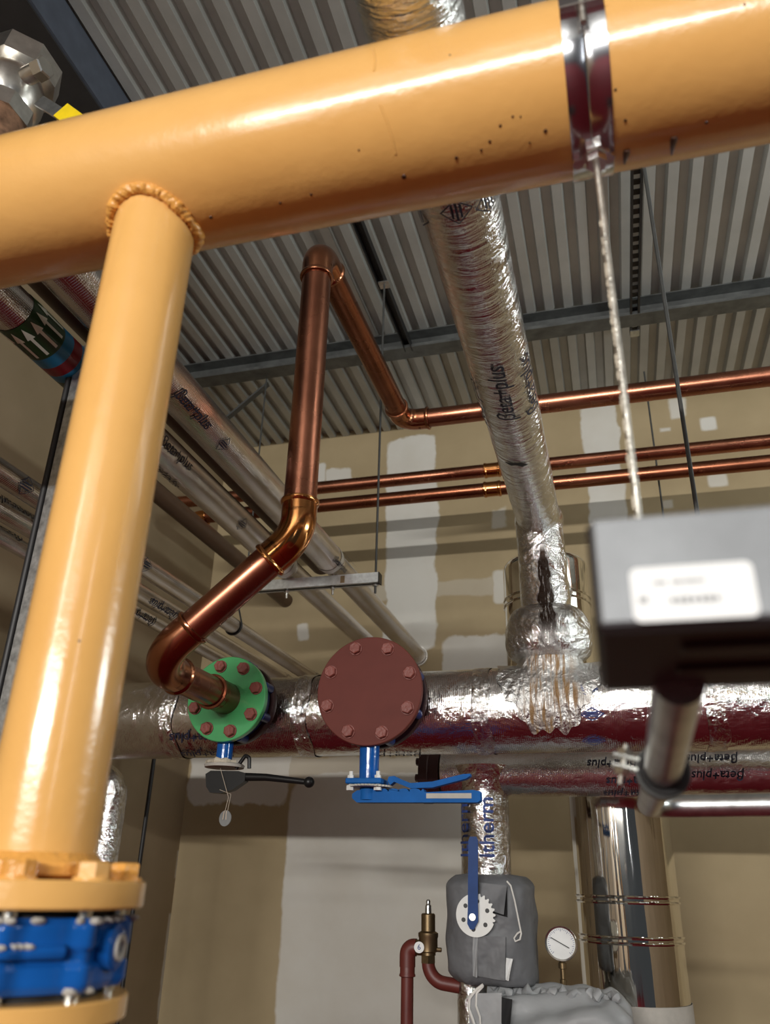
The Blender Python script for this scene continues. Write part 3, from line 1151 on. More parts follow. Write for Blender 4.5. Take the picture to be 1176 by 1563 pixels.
# three along the left wall
gw = 'foil pipes along the left wall'
for i, (px, py, X_, wd, txt, lab) in enumerate((
        (224, 868, onY(506, 1052, YW).x, 37, [('d', 40, 742, .03, .03), ('d', 224, 862, .03, .03), ('βeta+plus', 490, 1028, .04, 1)], 'topmost foil pipe of those along the left wall'),
        (212, 904, onY(480, 1050, YW).x, 33, [('βeta+plus', 25, 772, .05, -1), ('βeta+plus', 250, 930, .05, -1), ('βeta+plus', 455, 1018, .04, 1)], 'middle foil pipe of those along the left wall'),
        (206, 934, onY(452, 1050, YW).x, 26, [('βeta+plus', 10, 790, .05, -1), ('βeta+plus', 217, 940, .05, -1)], 'lowest foil pipe of those along the left wall'))):
    P = onX(px, py, X_)
    c_ = P.dot(_f)
    R_2 = wd * .80 * c_ / FPX / 2
    Z_ = P.z
    T = Thing('insulated_pipe', lab, 'insulated pipe', (X_, 2.5, Z_ - R_2), gw)
    T.add('foil_jacket', MB().tube(pipe_path((X_, 1.2, Z_), (X_, YW, Z_), 90), R_2, 44, wob=lumpy(.014, 5)), M['foil_long'])
    print_on(T, txt, (X_, 0, Z_), AY, R_2 + .001)
    if i == 0:
        yy = hit_cyl(368, 940, (X_, 0, Z_), AY, R_2).y
        P1 = (X_, Z_, R_2, yy)
X_, Z_, R_2, yy = P1
hk = Thing('hanger_hook', 'bent wire hook holding up the foil pipes near the left wall', 'pipe hanger', (X_, yy, Z_ - R_2))
pp = [Vector((X_, yy, Z_ + R_2 + .17)), Vector((X_, yy, Z_ + R_2 + .10))]
for k in range(19):
    t = PI / 2 - 1.2 + (-2 * PI + 2.0) * k / 18 * .8
    pp.append(Vector((X_ + (R_2 + .004) * math.cos(t), yy, Z_ + (R_2 + .004) * math.sin(t))))
hk.add('wire', MB().tube(pp, .004, 8), M['black_steel'])

# hanging strut, its bolts and rods
sr = onY(580, 893, YS)
zs = ZA - RA - .0205 - .001
xs1 = onZ(580, 893, zs).x
xs1 = onY(580, 893, YS).x
T = Thing('hanging_strut', 'level galvanized strut carrying two foil pipes behind the copper pipe', 'strut', (xs1 - .4, YS, zs))
m2 = MB()
xm, ln = xs1 - .31, .62
m2.box((xm, YS - .020, zs), (ln, .003, .041)).box((xm, YS + .020, zs), (ln, .003, .041)).box((xm, YS, zs + .019), (ln, .041, .003)).box((xm, YS - .013, zs - .019), (ln, .012, .003)).box((xm, YS + .013, zs - .019), (ln, .012, .003))
T.add('channel', m2, M['steel'], smooth=False)
T.add('end_cap', MB().box((xs1, YS, zs), (.004, .043, .043)), M['black_plastic'], smooth=False)
for X_ in (XA + .0, XE):
    T.add('bolt', MB().tube([(X_, YS, zs - .055), (X_, YS, zs + .03)], .0045, 10).hexa((X_, YS, zs - .032), (0, 0, 1), .011, .009), M['steel_bright'])
T.add('bolt', MB().hexa((xs1 - .018, YS, zs - .032), (0, 0, 1), .012, .010), M['steel_bright'])
T.add('sticker', MB().box((xs1 - .15, YS - .0222, zs), (.018, .0008, .03)), M['brass'], smooth=False, label='small yellowish sticker')
single('hanger_rod', 'thin dark rod from the ceiling channel to the strut under the foil pipes', 'hanger rod', group='thin rods hanging from the ceiling', mb=MB().tube([(xs1 - .018, YS, zs - .06), (xs1 - .018, YS, 2.60)], .0048, 10), mat=M['dark_steel'])
P = onY(405, 600, yb + .09)
single('hanger_rod', 'thin dark rod hanging behind the diagonal brace at the ceiling', 'hanger rod', group='thin rods hanging from the ceiling', mb=MB().tube([(P.x, yb + .09, 1.25), (P.x, yb + .09, 2.583)], .0045, 10), mat=M['dark_steel'])

# channels under the deck
c1, c2 = onZ(556, 338, 2.60), onZ(625, 552, 2.60)
xcn = (c1.x + c2.x) / 2
m2 = MB()
y0_, y1_ = c1.y - .22, yb + .02
for s in (-1, 1):
    m2.box((xcn + s * .019, (y0_ + y1_) / 2, 2.60), (.003, y1_ - y0_, .041))
m2.box((xcn, (y0_ + y1_) / 2, 2.6195), (.041, y1_ - y0_, .003))
T = Thing('ceiling_channel', 'black channel under the deck above the hanging strut rod', 'channel', (xcn, y1_, 2.58), 'black channels under the deck')
T.add('rail', m2, M['black_steel'], smooth=False)
T.add('plate', MB().box((xs1 - .018, YS, 2.578), (.05, .05, .005)), M['steel'], smooth=False)
xr = onZ(969, 500, 2.60).x
ya, ybb = onZ(970, 250, 2.60).y - .5, onZ(968, 512, 2.585).y
m2 = MB()
for s in (-1, 1):
    m2.box((xr + s * .0185, (ya + ybb) / 2, 2.60), (.010, ybb - ya, .03))
yy = ya
while yy < ybb:
    m2.box((xr, yy, 2.612), (.03, .03, .003))
    yy += .055
T = Thing('ceiling_channel', 'slotted black channel under the deck at right', 'channel', (xr, ybb, 2.585), 'black channels under the deck')
T.add('rail', m2, M['black_steel'], smooth=False)
T.add('plate', MB().box((xr, ybb - .02, 2.582), (.045, .05, .005)), M['steel'], smooth=False)
q1, q2 = onY(980, 540, 3.95), onY(1010, 772, 3.95)
single('hanger_rod', 'thin dark rod hanging behind the level copper pipes above the black box', 'hanger rod', group='thin rods hanging from the ceiling', mb=MB().tube([(q1.x, 3.95, 1.2), (q1.x, 3.95, 2.60)], .005, 10), mat=M['dark_steel'])
q1, q2 = onY(993.7, 253, 1.75), onY(1051, 776, 1.75)
single('hanger_rod', 'dark rod passing in front of the level copper pipes down to the black box', 'hanger rod', group='thin rods hanging from the ceiling', mb=MB().tube([((q1.x + q2.x) / 2, 1.75, .5), ((q1.x + q2.x) / 2, 1.75, 2.69)], .0052, 10), mat=M['dark_steel'])
q1 = onY(757, 305, 2.2)
single('hanger_rod', 'thin dark rod close along the right side of the overhead foil pipe', 'hanger rod', group='thin rods hanging from the ceiling', mb=MB().tube([onZ(752, 290, 2.6), onZ(797, 480, 2.6)], .006, 10), mat=M['dark_steel'])

# galvanised upright left of the yellow branch, with a dark tube added for the shaded gap beside it
q1, q2 = onY(98, 640, 1.385), onY(3, 1050, 1.385)
xg = (q1.x + q2.x) / 2
T = Thing('strut_post', 'galvanized strut post standing behind the yellow branch pipe', 'strut', (xg + .02, 1.385, ZF))
m2 = MB().box((xg + .021, 1.385, (ZF + 1.2) / 2), (.041, .003, 1.2 - ZF)).box((xg + .0015, 1.405, (ZF + 1.2) / 2), (.003, .041, 1.2 - ZF)).box((xg + .0395, 1.405, (ZF + 1.2) / 2), (.003, .041, 1.2 - ZF))
M['galv'] = plain('spangled_galvanising', (.42, .44, .45), .35, .9, var=.45, vscale=45)
T.add('channel', m2, M['galv'], smooth=False)
single('gap_shade', 'dark tube standing for the shaded gap just left of the galvanized post', 'gap_shade', MB().tube([(xg - .012, 1.39, ZF), (xg - .012, 1.39, 1.2)], .009, 12), M['black_steel'])

# ------------------------------------------------------------------ copper
YFl = 2.36                       # face of the flanges
G = onY(345, 1066, YFl)
RDc = onY(563, 1053, YFl)
V1 = onX(231, 1014, G.x)
YCu = V1.y
V1 = Vector((G.x, YCu, G.z))
V2 = onY(452, 818, YCu)
V3x = (V2.x + onY(487, 410, YCu).x) / 2
V2.x = V3x
top = onY(489, 384, YCu)
ZT = top.z
far = onZ(622, 642, ZT)
YX = far.y
rc = .0465
V3 = Vector((V3x, YCu, ZT))
V4 = Vector((V3x + .01, YX, ZT))
V5 = Vector((2.0, YX, ZT))
print('copper', V1, V2, V3, V4)
T = Thing('copper_pipe', 'thick copper pipe looping up from the green flange and away along the wall', 'copper pipe', tuple(G))


def sleeve(T, c, d, r, L=.05, mat='copper_fit', name='socket', parent=None):
    """A fitting's socket with its rolled bead."""
    return T.add(name, MB().lathe([(r, -L / 2), (r + .0035, -L / 2), (r + .0035, L * .18), (r + .0075, L * .28), (r + .009, L * .38), (r + .0075, L * .48), (r + .001, L * .5)], c, d, 48, caps=False), M[mat], parent=parent)


def elbow(T, a, b, c, rb, r, mat='copper_fit', L=.05):
    a, b, c = Vector(a), Vector(b), Vector(c)
    d1, d2 = (a - b).normalized(), (c - b).normalized()
    t = rb / math.tan(d1.angle(d2) / 2)
    pth = bend_path([b + d1 * (t + .012), b, b + d2 * (t + .012)], rb, 14)
    e = T.add('elbow', MB().tube(pth, r + .0035, 48, caps=False), M[mat])
    sleeve(T, b + d1 * (t + .012 + L * .3), d1, r, L, mat, parent=e)
    sleeve(T, b + d2 * (t + .012 + L * .3), d2, r, L, mat, parent=e)
    return t


Gf = Vector((G.x, YFl, G.z))
V2p = Vector((V3x, YCu, G.z + (V3x - G.x)))     # 45 degree segment
V2p.z = V2.z
t1 = elbow(T, Gf, V1, V2p, .10, rc)
t2 = elbow(T, V1, V2p, V3, .12, rc, 'copper_bright')
t3 = elbow(T, V2p, V3, V4, .062, rc)
t4 = elbow(T, V3, V4, V5, .07, rc * .94)
T.add('tube', MB().tube([Gf, Gf.lerp(V1, .5), V1 + (Gf - V1).normalized() * t1], rc, 48), M['copper'])
d12 = (V2p - V1).normalized()
T.add('tube', MB().tube(pipe_path(V1 + d12 * t1, V2p - d12 * t2, 6), rc, 48), M['copper'])
T.add('tube', MB().tube(pipe_path(V2p + Vector((0, 0, t2)), V3 - Vector((0, 0, t3)), 10), rc, 48), M['copper'])
d34 = (V4 - V3).normalized()
T.add('tube', MB().tube(pipe_path(V3 + d34 * t3, V4 - d34 * t4, 10), rc * .95, 48), M['copper_dark'])
T.add('tube', MB().tube(pipe_path(V4 + Vector((t4, 0, 0)), V5, 12), rc * .89, 48), M['copper'])
sleeve(T, Gf + Vector((0, -.085, 0)), (0, -1, 0), rc, .05, 'copper_dark', 'socket')
T.add('collar', MB().lathe([(rc + .004, 0), (rc + .004, -.075)], Gf, (0, 1, 0), 48), M['copper_dark'], label='dark copper collar at the green flange')

r2 = .035
Ymid, Zmid, Ylow, Zlow = 3.72, 1.962, 3.585, 1.784
T = Thing('copper_pipe', 'upper of the two thinner copper pipes running level along the back wall', 'copper pipe', (0, Ymid, Zmid), 'thinner copper pipes along the back wall')
T.add('tube', MB().tube(pipe_path((-2.38, Ymid, Zmid), (2.2, Ymid, Zmid), 30), r2, 40), M['copper'])
xc_ = onY(752, 722, Ymid).x
T.add('coupling', MB().lathe([(r2, -.045), (r2 + .006, -.04), (r2 + .006, -.032), (r2 + .003, -.028), (r2 + .003, .028), (r2 + .006, .032), (r2 + .006, .04), (r2, .045)], (xc_, Ymid, Zmid), (1, 0, 0), 40, caps=False), M['copper_bright'])
xe = onY(292, 803, Ylow).x
T = Thing('copper_pipe', 'lower of the two thinner copper pipes, turning into the back wall at left', 'copper pipe', (0, Ylow, Zlow), 'thinner copper pipes along the back wall')
T.add('tube', MB().tube(pipe_path((xe + .06, Ylow, Zlow), (2.2, Ylow, Zlow), 30), r2, 40), M['copper_dark'])
xc_ = onY(752, 745, Ylow).x
T.add('coupling', MB().lathe([(r2, -.045), (r2 + .006, -.04), (r2 + .006, -.032), (r2 + .003, -.028), (r2 + .003, .028), (r2 + .006, .032), (r2 + .006, .04), (r2, .045)], (xc_, Ylow, Zlow), (1, 0, 0), 40, caps=False), M['copper_bright'])
elbow(T, (1, Ylow, Zlow), (xe, Ylow, Zlow), (xe, YW, Zlow), .055, r2, 'copper_bright', .035)
T.add('tube', MB().tube(pipe_path((xe, Ylow + .055, Zlow), (xe, YW, Zlow), 10), r2, 40), M['brown_pipe'], label='dark brown length going into the wall')
P = onY(437, 917, YW)
single('brown_pipe', 'dark brown pipe running to the back wall above the hanging strut', 'pipe', MB().tube(pipe_path((P.x, 2.2, P.z), (P.x, YW, P.z), 14), .043, 36), M['brown_pipe'])
P = onX(300, 700, -1.20)
single('brown_pipe', 'dark brown pipe above the gap between the two foil pipes on the strut', 'pipe', MB().tube(pipe_path((P.x, .2, P.z + .1), (P.x, 3.2, P.z + .1), 14), .06, 36), M['brown_pipe'])

# ------------------------------------------------------------------ flanges and hand lever valves


def flange_set(c, R, col, bolt_mat, name, label, cat, turn, th=.024, br=None, hole=0):
    T = Thing(name, label, cat, c)
    T.add('disc', MB().lathe([(.01, 0), (R - .002, 0), (R, .002), (R, th - .002), (R - .002, th), (.01, th)], c, (0, 1, 0), 96), col)
    br = br or R * .82
    for k in range(8):
        t = turn + k * PI / 4
        b = Vector(c) + Vector((br * math.cos(t), 0, br * math.sin(t)))
        mb = MB().lathe([(.0205, 0), (.0205, .004)], b, (0, -1, 0), 24).hexa(b + Vector((0, -.004, 0)), (0, -1, 0), .0185, .015, turn=random.random())
        T.add('bolt', mb, bolt_mat)
    return T


RG, RR = .136, .167
flange_set(tuple(Gf), RG, M['green'], M['red_bolt'], 'pipe_flange', 'green round flange with eight red bolts at the foot of the thick copper pipe', 'flange', math.radians(22.5 - 7), br=.108)
flange_set(tuple(RDc), RR, M['red_oxide'], M['red_bolt'], 'blind_flange', 'brick red blind flange closing a branch of the widest foil pipe', 'flange', math.radians(22.5 - 3), br=.138)


def valve(c, R, name, label, loc):
    T = Thing(name, label, 'valve', c)
    c = Vector(c)
    T.add('body', MB().lathe([(.02, .026), (R * .86, .026), (R * .9, .034), (R * .9, .07), (R * .86, .078), (.02, .078)], c, (0, 1, 0), 72), M['blue_dark'])
    T.add('rear_flange', MB().lathe([(.02, .08), (R * .97, .08), (R * .98, .084), (R * .98, .104), (R * .97, .108), (.02, .108)], c, (0, 1, 0), 72), M['maroon'])
    T.add('branch_stub', MB().tube([c + Vector((0, .1, 0)), c + Vector((0, .26, 0))], R * .8, 48), M['foil'])
    for k in range(8):
        t = math.radians(20) + k * PI / 4
        p = c + Vector((R * .9 * math.cos(t), 0, R * .9 * math.sin(t)))
        T.add('lug', MB().tube([p + Vector((0, .028, 0)), p + Vector((0, .078, 0))], .016, 16), M['blue_dark'])
    return T


# red one with the double squeeze lever
T = valve(tuple(RDc), RR, 'lever_valve', 'blue valve behind the brick red blind flange with a blue squeeze lever', None)
ys_ = RDc.y + .052
n1, n2_ = onY(565, 1130, ys_), onY(565, 1190, ys_)
T.add('neck', MB().tube([(n1.x, ys_, RDc.z - RR * .85), (n1.x, ys_, n2_.z)], [.031, .029], 32), M['blue'])
pz = onY(562, 1195, ys_).z
T.add('mounting_plate', MB().box((n1.x - .005, ys_, pz + .002), (.11, .09, .016), bev=.003), M['blue_matte'])
teeth = []
for k in range(72):
    t = 2 * PI * k / 72
    teeth.append(((.068 if k % 2 else .063) * math.cos(t), (.068 if k % 2 else .063) * math.sin(t)))
T.add('toothed_plate', MB().prism(teeth, (n1.x + .004, ys_, pz - .014), (1, 0, 0), (0, 1, 0), (0, 0, .005)), M['grey_chip'], smooth=False)
for s in (-1, 1):
    T.add('bolt', MB().hexa((n1.x - .005 + s * .042, ys_ - .03, pz - .024), (0, 0, 1), .012, .014).tube([(n1.x - .005 + s * .042, ys_ - .03, pz - .02), (n1.x - .005 + s * .042, ys_ - .03, pz + .03)], .006, 8).hexa((n1.x - .005 + s * .042, ys_ - .03, pz + .010), (0, 0, 1), .010, .009), M['white_plastic'])
zl = onY(640, 1219, ys_).z
xl1 = onY(735, 1219, ys_).x
lv = MB()
lv.tube([(n1.x, ys_, pz - .012), (n1.x, ys_, zl - .004)], .026, 24)
# lower channel lever
prof_ = []
hl = .022
for k in range(60):
    f = k / 59
    prof_.append(f)
up_poly = [(-.045, 0), (-.03, -.012), (xl1 - n1.x - .008, -.012), (xl1 - n1.x, -.006), (xl1 - n1.x, .018), (xl1 - n1.x - .02, .022)]
x_ = xl1 - n1.x - .02
mid_ = (xl1 - n1.x) * .52
up_poly += [(mid_, .016), (mid_ - .005, .026)]
nb = 4
for k in range(nb):
    x1_ = mid_ - .012 - k * (mid_ - .05) / nb
    for j in range(6):
        t = j / 5 * PI
        up_poly.append((x1_ - .019 + .019 * math.cos(t), .019 + .008 * math.sin(t)))
up_poly += [(.02, .024), (-.03, .022), (-.045, .012)]
lv.prism(up_poly, (n1.x, ys_ - .018, zl), (1, 0, 0), (0, 0, 1), (0, .036, 0))
lever = T.add('lever', lv, M['blue_matte'])
T.add('glare_plate', MB().box((n1.x + mid_ + (xl1 - n1.x - mid_) / 2 - .01, ys_ - .0185, zl + .006), (xl1 - n1.x - mid_ - .03, .0015, .014)), M['grey_chip'], parent=lever, smooth=False)  # pale plate painting the lamp's glare on the lower lever
tp = [(.085, .040), (.10, .050), (.13, .040), (.16, .030), (.24, .032), (.36, .058), (.375, .066), (.375, .073), (.35, .072), (.24, .050), (.16, .046), (.13, .056), (.10, .068), (.08, .066), (.075, .055)]
k_ = (xl1 - n1.x) / .41
T.add('trigger', MB().prism([(a_ * k_, b_ * .92) for a_, b_ in tp], (n1.x, ys_ - .014, zl), (1, 0, 0), (0, 0, 1), (0, .028, 0)), M['blue_matte'])

# green one with the black ball lever
T = valve(tuple(Gf), RG, 'lever_valve', 'blue valve behind the green flange with a black ball-ended lever', None)
ys_ = Gf.y + .052
n1 = onY(343, 1150, ys_)
pz = onY(345, 1168, ys_).z
T.add('neck', MB().tube([(n1.x, ys_, Gf.z - RG * .85), (n1.x, ys_, pz + .004)], [.026, .026], 32), M['blue'])
T.add('mounting_plate', MB().lathe([(.01, -.008), (.062, -.008), (.064, 0), (.058, .004), (.01, .006)], (n1.x + .004, ys_, pz), (0, 0, 1), 36), M['grey_chip'])
T.add('sealant', MB().tube([Vector((n1.x + .004 + .052 * math.cos(t), ys_ + .052 * math.sin(t), pz + .006)) for t in [math.radians(130 + 17 * k) for k in range(13)]], [.006 + .006 * random.random() for _ in range(13)], 10, wob=lambda P, a, L, q: q * (1 + .5 * mnoise.noise(P * 90))), M['sealant'])
T.add('bracket', MB().tube(bend_path([(n1.x + .05, ys_ - .01, pz - .012), (n1.x + .078, ys_ - .01, pz + .028), (n1.x + .092, ys_ - .01, pz + .02), (n1.x + .095, ys_ - .01, pz - .012)], .006, 4), .006, 10), M['black_plastic'])
zl = onY(343, 1191, ys_).z
e_ = onY(472, 1194, ys_)
hp = [(-.052, .018), (-.035, .028), (.06, .026), (.085, .020), (.085, -.004), (.045, -.030), (.01, -.04), (-.030, -.038), (-.045, -.02)]
lever = T.add('lever', MB().prism(hp, (n1.x, ys_ - .014, zl), (1, 0, 0), (0, 0, 1), (0, .028, 0)).tube([Vector((n1.x + .06, ys_, zl + .01)), Vector((n1.x + .15, ys_, zl + .008)), Vector((e_.x, ys_, e_.z))], [.013, .011, .0085], 18), M['black_plastic'])
T.add('knob', MB().ball((e_.x, ys_, e_.z), .0165, 24, 14), M['black_plastic'], parent=lever)
tg = onY(344, 1249, ys_ - .02)
T = Thing('hanging_tag', 'small round grey tag hanging on a wire below the black lever', 'tag', tuple(tg))
T.add('disc', MB().lathe([(.002, -.0012), (.023, -.0012), (.023, .0012), (.002, .0012)], tg, Vector((.25, 1, 0)), 32), M['tag'])
T.add('wire', MB().tube([tg + Vector((-.003, -.002, .016)), tg + Vector((.004, 0, .06)), Vector((n1.x - .0, ys_ - .02, pz - .01))], .0009, 6).tube([tg + Vector((.006, -.002, .016)), tg + Vector((.011, 0, .07)), Vector((n1.x + .006, ys_ - .02, zl - .03))], .0009, 6).tube([tg + Vector((-.004, -.003, .02)), tg + Vector((-.006, -.003, -.004))], .002, 6).tube([tg + Vector((.003, -.003, .022)), tg + Vector((.004, -.003, -.004))], .002, 6), M['thread'])

# ------------------------------------------------------------------ flue
YFl_ = 3.5
RFl = .19
xf = onY(952, 1300, YFl_).x + 0
fx0 = onY(868, 1222, YFl_).x + RFl
za = onY(950, 1222, YFl_).z
xu = onY(771, 930, YFl_).x + RFl
zu = onY(850, 905, YFl_).z
ztop = onY(850, 838, YFl_ - .15).z
T = Thing('flue_pipe', 'mirror polished stainless flue at lower right rising behind the foil pipes', 'flue', (fx0, YFl_, ZF))
pth = bend_path([(fx0 + .004, YFl_, ZF), (fx0, YFl_, za + .19), (xu, YFl_, za + .19 + (fx0 - xu) * .62), (xu, YFl_, ztop - .05)], [.2, .2], 12)
rfl = [RFl] * len(pth)
for k in range(1, 7):
    a_ = PI / 2 * k / 6
    pth.append(Vector((xu, YFl_, ztop - .05 + .05 * math.sin(a_))))
    rfl.append(RFl - .05 + .05 * math.cos(a_))
T.add('duct', MB().tube(pth, rfl, 72), M['chrome'])
T.add('wall_duct', MB().tube([(xu, YFl_ + .05, zu - .08), (xu, YW - .001, zu - .08)], RFl * .8, 48), M['chrome'])
for py in (1374, 1437):
    z_ = onY(965, py, YFl_ - RFl).z
    ring = MB()
    for dz in (-.009, .009):
        ring.tube([Vector((fx0 + .002 + RFl * math.cos(t), YFl_ + RFl * math.sin(t), z_ + dz)) for t in [2 * PI * k / 72 for k in range(72)]], .0055, 8, closed=True)
    T.add('joint_ring', ring, M['chrome'])
for dz in (-.014, .014):
    ring = MB().tube([Vector((xu + RFl * math.cos(t), YFl_ + RFl * math.sin(t), onY(880, 899, YFl_ - RFl).z + dz)) for t in [2 * PI * k / 72 for k in range(72)]], .0055, 8, closed=True)
    T.add('joint_ring', ring, M['chrome'])
z_ = onY(1010, 1553, YFl_ - RFl).z
T.add('band', MB().lathe([(RFl + .001, -.05), (RFl + .003, -.05), (RFl + .003, .026), (RFl + .001, .026)], (fx0 + .004, YFl_, z_), (0, 0, 1), 64, caps=False), M['grey_chip'], label='dull grey band around the flue')

# ------------------------------------------------------------------ jackets and fittings at the bottom
YJ = YL
jc = onY(744, 1418, YJ - .12)
jx, jz = jc.x, jc.z
hw = (onY(812, 1418, YJ - .12).x - onY(676, 1418, YJ - .12).x) / 2
hh = (onY(744, 1328, YJ - .12).z - onY(744, 1503, YJ - .12).z) / 2


def jacket(u, v):
    t = 2 * PI * u
    z = (v - .5) * 2
    e = .62
    cx_, sy_ = math.cos(t), math.sin(t)
    sx = math.copysign(abs(cx_) ** e, cx_)
    sy = math.copysign(abs(sy_) ** e, sy_)
    top = max(0, (abs(z) - .74) / .26)
    sc_ = 1 - (.34 if z > 0 else .20 - .16 * cx_) * top ** 1.7
    if v in (0, 1):
        sc_ *= .45
    w = 1 + .045 * mnoise.noise(Vector((sx * 2, sy * 2, z * 2.3))) + .03 * top * math.sin(9 * t) + .012 * math.sin(6 * t + 5 * z) * (1 if z < -.4 else .3)
    return Vector((jx + hw * sx * sc_ * w, YJ + .17 * sy * sc_ * w, jz + hh * z + .008 * mnoise.noise(Vector((sx * 3, sy * 3, 7)))))


T = Thing('valve_jacket', 'grey cloth insulation jacket around a valve with a white toothed disc', 'insulation jacket', (jx, YJ, jz - hh))
T.add('cover', MB().grid(jacket, 96, 36, closed_u=True), M['jacket'], angle=80)
yf = YJ - .178
f1 = [onY(x_, y_, yf) for x_, y_ in ((735, 1345), (773, 1345), (771, 1397), (742, 1388))]
m2 = MB()
for lx, q in ((0, f1),):
    pass


def flap(pxs, y0, lift):
    ps = [onY(x_, y_, y0) for x_, y_ in pxs]

    def fn(u, v):
        a_ = ps[0].lerp(ps[1], u)
        b_ = ps[3].lerp(ps[2], u)
        p = a_.lerp(b_, v)
        p = Vector(p)
        p.y -= lift * u * v + .003 * math.sin(u * 5 + v * 4)
        return p
    m = MB().grid(fn, 10, 10)
    m.grid(lambda u, v: fn(u, v) + Vector((0, .005, 0)), 10, 10)
    return m


T.add('flap', flap(((732, 1347), (774, 1352), (771, 1396), (738, 1386)), yf, .025), M['jacket'])
T.add('flap', flap(((730, 1428), (772, 1430), (772, 1497), (728, 1490)), yf - .002, .006), M['jacket'])
T.add('flap', flap(((722, 1428), (730, 1428), (729, 1492), (722, 1490)), yf - .005, .002), M['jacket_light'], label='narrow light grey closing strip')
T.add('care_tag', flap(((773, 1462), (783, 1464), (777, 1497), (772, 1496)), yf - .006, .004), M['sticker'], label='white sewn-in tag')
T.add('velcro', flap(((770, 1355), (774, 1353), (775, 1400), (743, 1391)), yf + .008, 0), M['velcro'])  # black triangle painting the shade under the lifted flap
cord = [onY(x_, y_, yf - .008) for x_, y_ in ((774, 1345), (780, 1352), (786, 1375), (791, 1400), (796, 1425), (794, 1434), (787, 1437), (785, 1432), (790, 1425), (796, 1421))]
T.add('drawcord', MB().tube(cord, .0028, 8), M['white_cord'])

# disc and lever on it
dcx = onY(726, 1397, yf - .015)
poly = []
for k in range(96):
    t = 2 * PI * k / 96 - PI * .5
    r_ = .064
    if -.12 * PI < t < .42 * PI:
        r_ = .066 if k % 4 < 2 else .058
    poly.append((r_ * math.cos(t), r_ * math.sin(t)))
T = Thing('lever_plate', 'white toothed disc with a blue lever standing up on the grey jacket', 'valve handle', tuple(dcx))
disc = T.add('disc', MB().prism(poly, dcx, (1, 0, 0), (0, 0, 1), (0, .006, 0)), M['white_plastic'], smooth=False)
for k in range(6):
    t = math.radians(20 + 60 * k)
    p = dcx + Vector((.042 * math.cos(t), -.0006, .042 * math.sin(t)))
    T.add('slot', MB().lathe([(.007, 0), (.007, .0012)], p, (0, 1, 0), 14), M['black_steel'], parent=disc)
lt = onY(723, 1277, yf - .04)
lb = dcx + Vector((-.006, -.012, -.005))
T.add('spindle', MB().tube([lb + Vector((0, .012, 0)), lb + Vector((0, -.012, 0))], .011, 16), M['steel_bright'])
lp = [(-.018, -.02), (-.008, -.036), (.004, -.036), (.018, -.012), (.0165, .05), (.0165, .27), (.011, .285), (-.011, .285), (-.0165, .27), (-.0165, .03)]
ll = (lt - lb).length / .285
T.add('lever', MB().prism([(a_, b_ * (ll if b_ > 0 else 1)) for a_, b_ in lp], lb, (1, 0, 0), (lt - lb).normalized(), (0, -.005, 0)), M['blue_lever'], smooth=False)

# second, lighter jacket lying level
YK = YJ - .05
kc = onY(850, 1502, YK)
RK = .17
kx0, kx1 = onY(738, 1530, YK - .1).x, onY(968, 1540, YK - .1).x
kz = onY(850, 1508, YK - .03).z - RK


def jk(u, v):
    t = 2 * PI * u
    x_ = v
    end = max(0, (x_ - .84) / .16)
    r_ = RK * (1 - .35 * end ** 1.6)
    ruff = .012 * math.sin(13 * t) * max(0, 1 - abs(x_ - .86) / .1) + .010 * math.sin(11 * t + x_ * 9) * (1 if math.sin(t) > .3 else .3)
    r_ += ruff + .010 * mnoise.noise(Vector((math.cos(t) * 2, math.sin(t) * 2, x_ * 7)))
    if v in (0, 1):
        r_ *= .35
    return Vector((kx0 + (kx1 - kx0) * v, YK + r_ * math.cos(t), kz + r_ * math.sin(t)))


T = Thing('insulation_jacket', 'light grey gathered cloth jacket lying level at the bottom edge', 'insulation jacket', ((kx0 + kx1) / 2, YK, kz - RK))
T.add('cover', MB().grid(jk, 110, 60, closed_u=True), M['jacket_light'], angle=80)
T.add('seam_ruffle', MB().tube([Vector((kx0 + .02 + (kx1 - kx0 - .06) * k / 40, YK - .06 + .015 * math.sin(k * .9), kz + RK * .93 + .010 * math.sin(k * 1.7))) for k in range(41)], [.012 + .006 * math.sin(k * 2.3) for k in range(41)], 10), M['jacket_light'])
yf2 = YK - RK * .98
T.add('strap', flap(((717, 1516), (766, 1516), (766, 1590), (717, 1590)), yf2 - .012, .002), M['jacket_light'])
T.add('velcro', flap(((766, 1522), (782, 1526), (777, 1590), (766, 1590)), yf2 - .009, .0), M['velcro'], label='black velcro strip')
cord = [onY(x_, y_, yf2 - .02) for x_, y_ in ((738, 1503), (726, 1512), (717, 1524), (716, 1540), (722, 1556), (728, 1575))]
cord2 = [onY(x_, y_, yf2 - .018) for x_, y_ in ((738, 1505), (728, 1516), (727, 1535), (733, 1552), (734, 1575))]
T.add('drawcord', MB().tube(cord, .0045, 8).tube(cord2, .0035, 8), M['white_cord'])
# pipe below the valve jacket
x_, z_ = onY(722, 1500, YJ).x, jz - hh
single('pipe_stub', 'bare foil taped pipe between the two grey jackets', 'pipe', MB().tube(pipe_path((x_, YJ, z_ + .1), (x_ - .005, YJ, ZF), 20), .052, 32, wob=lumpy(.06, 14)), M['foil'])

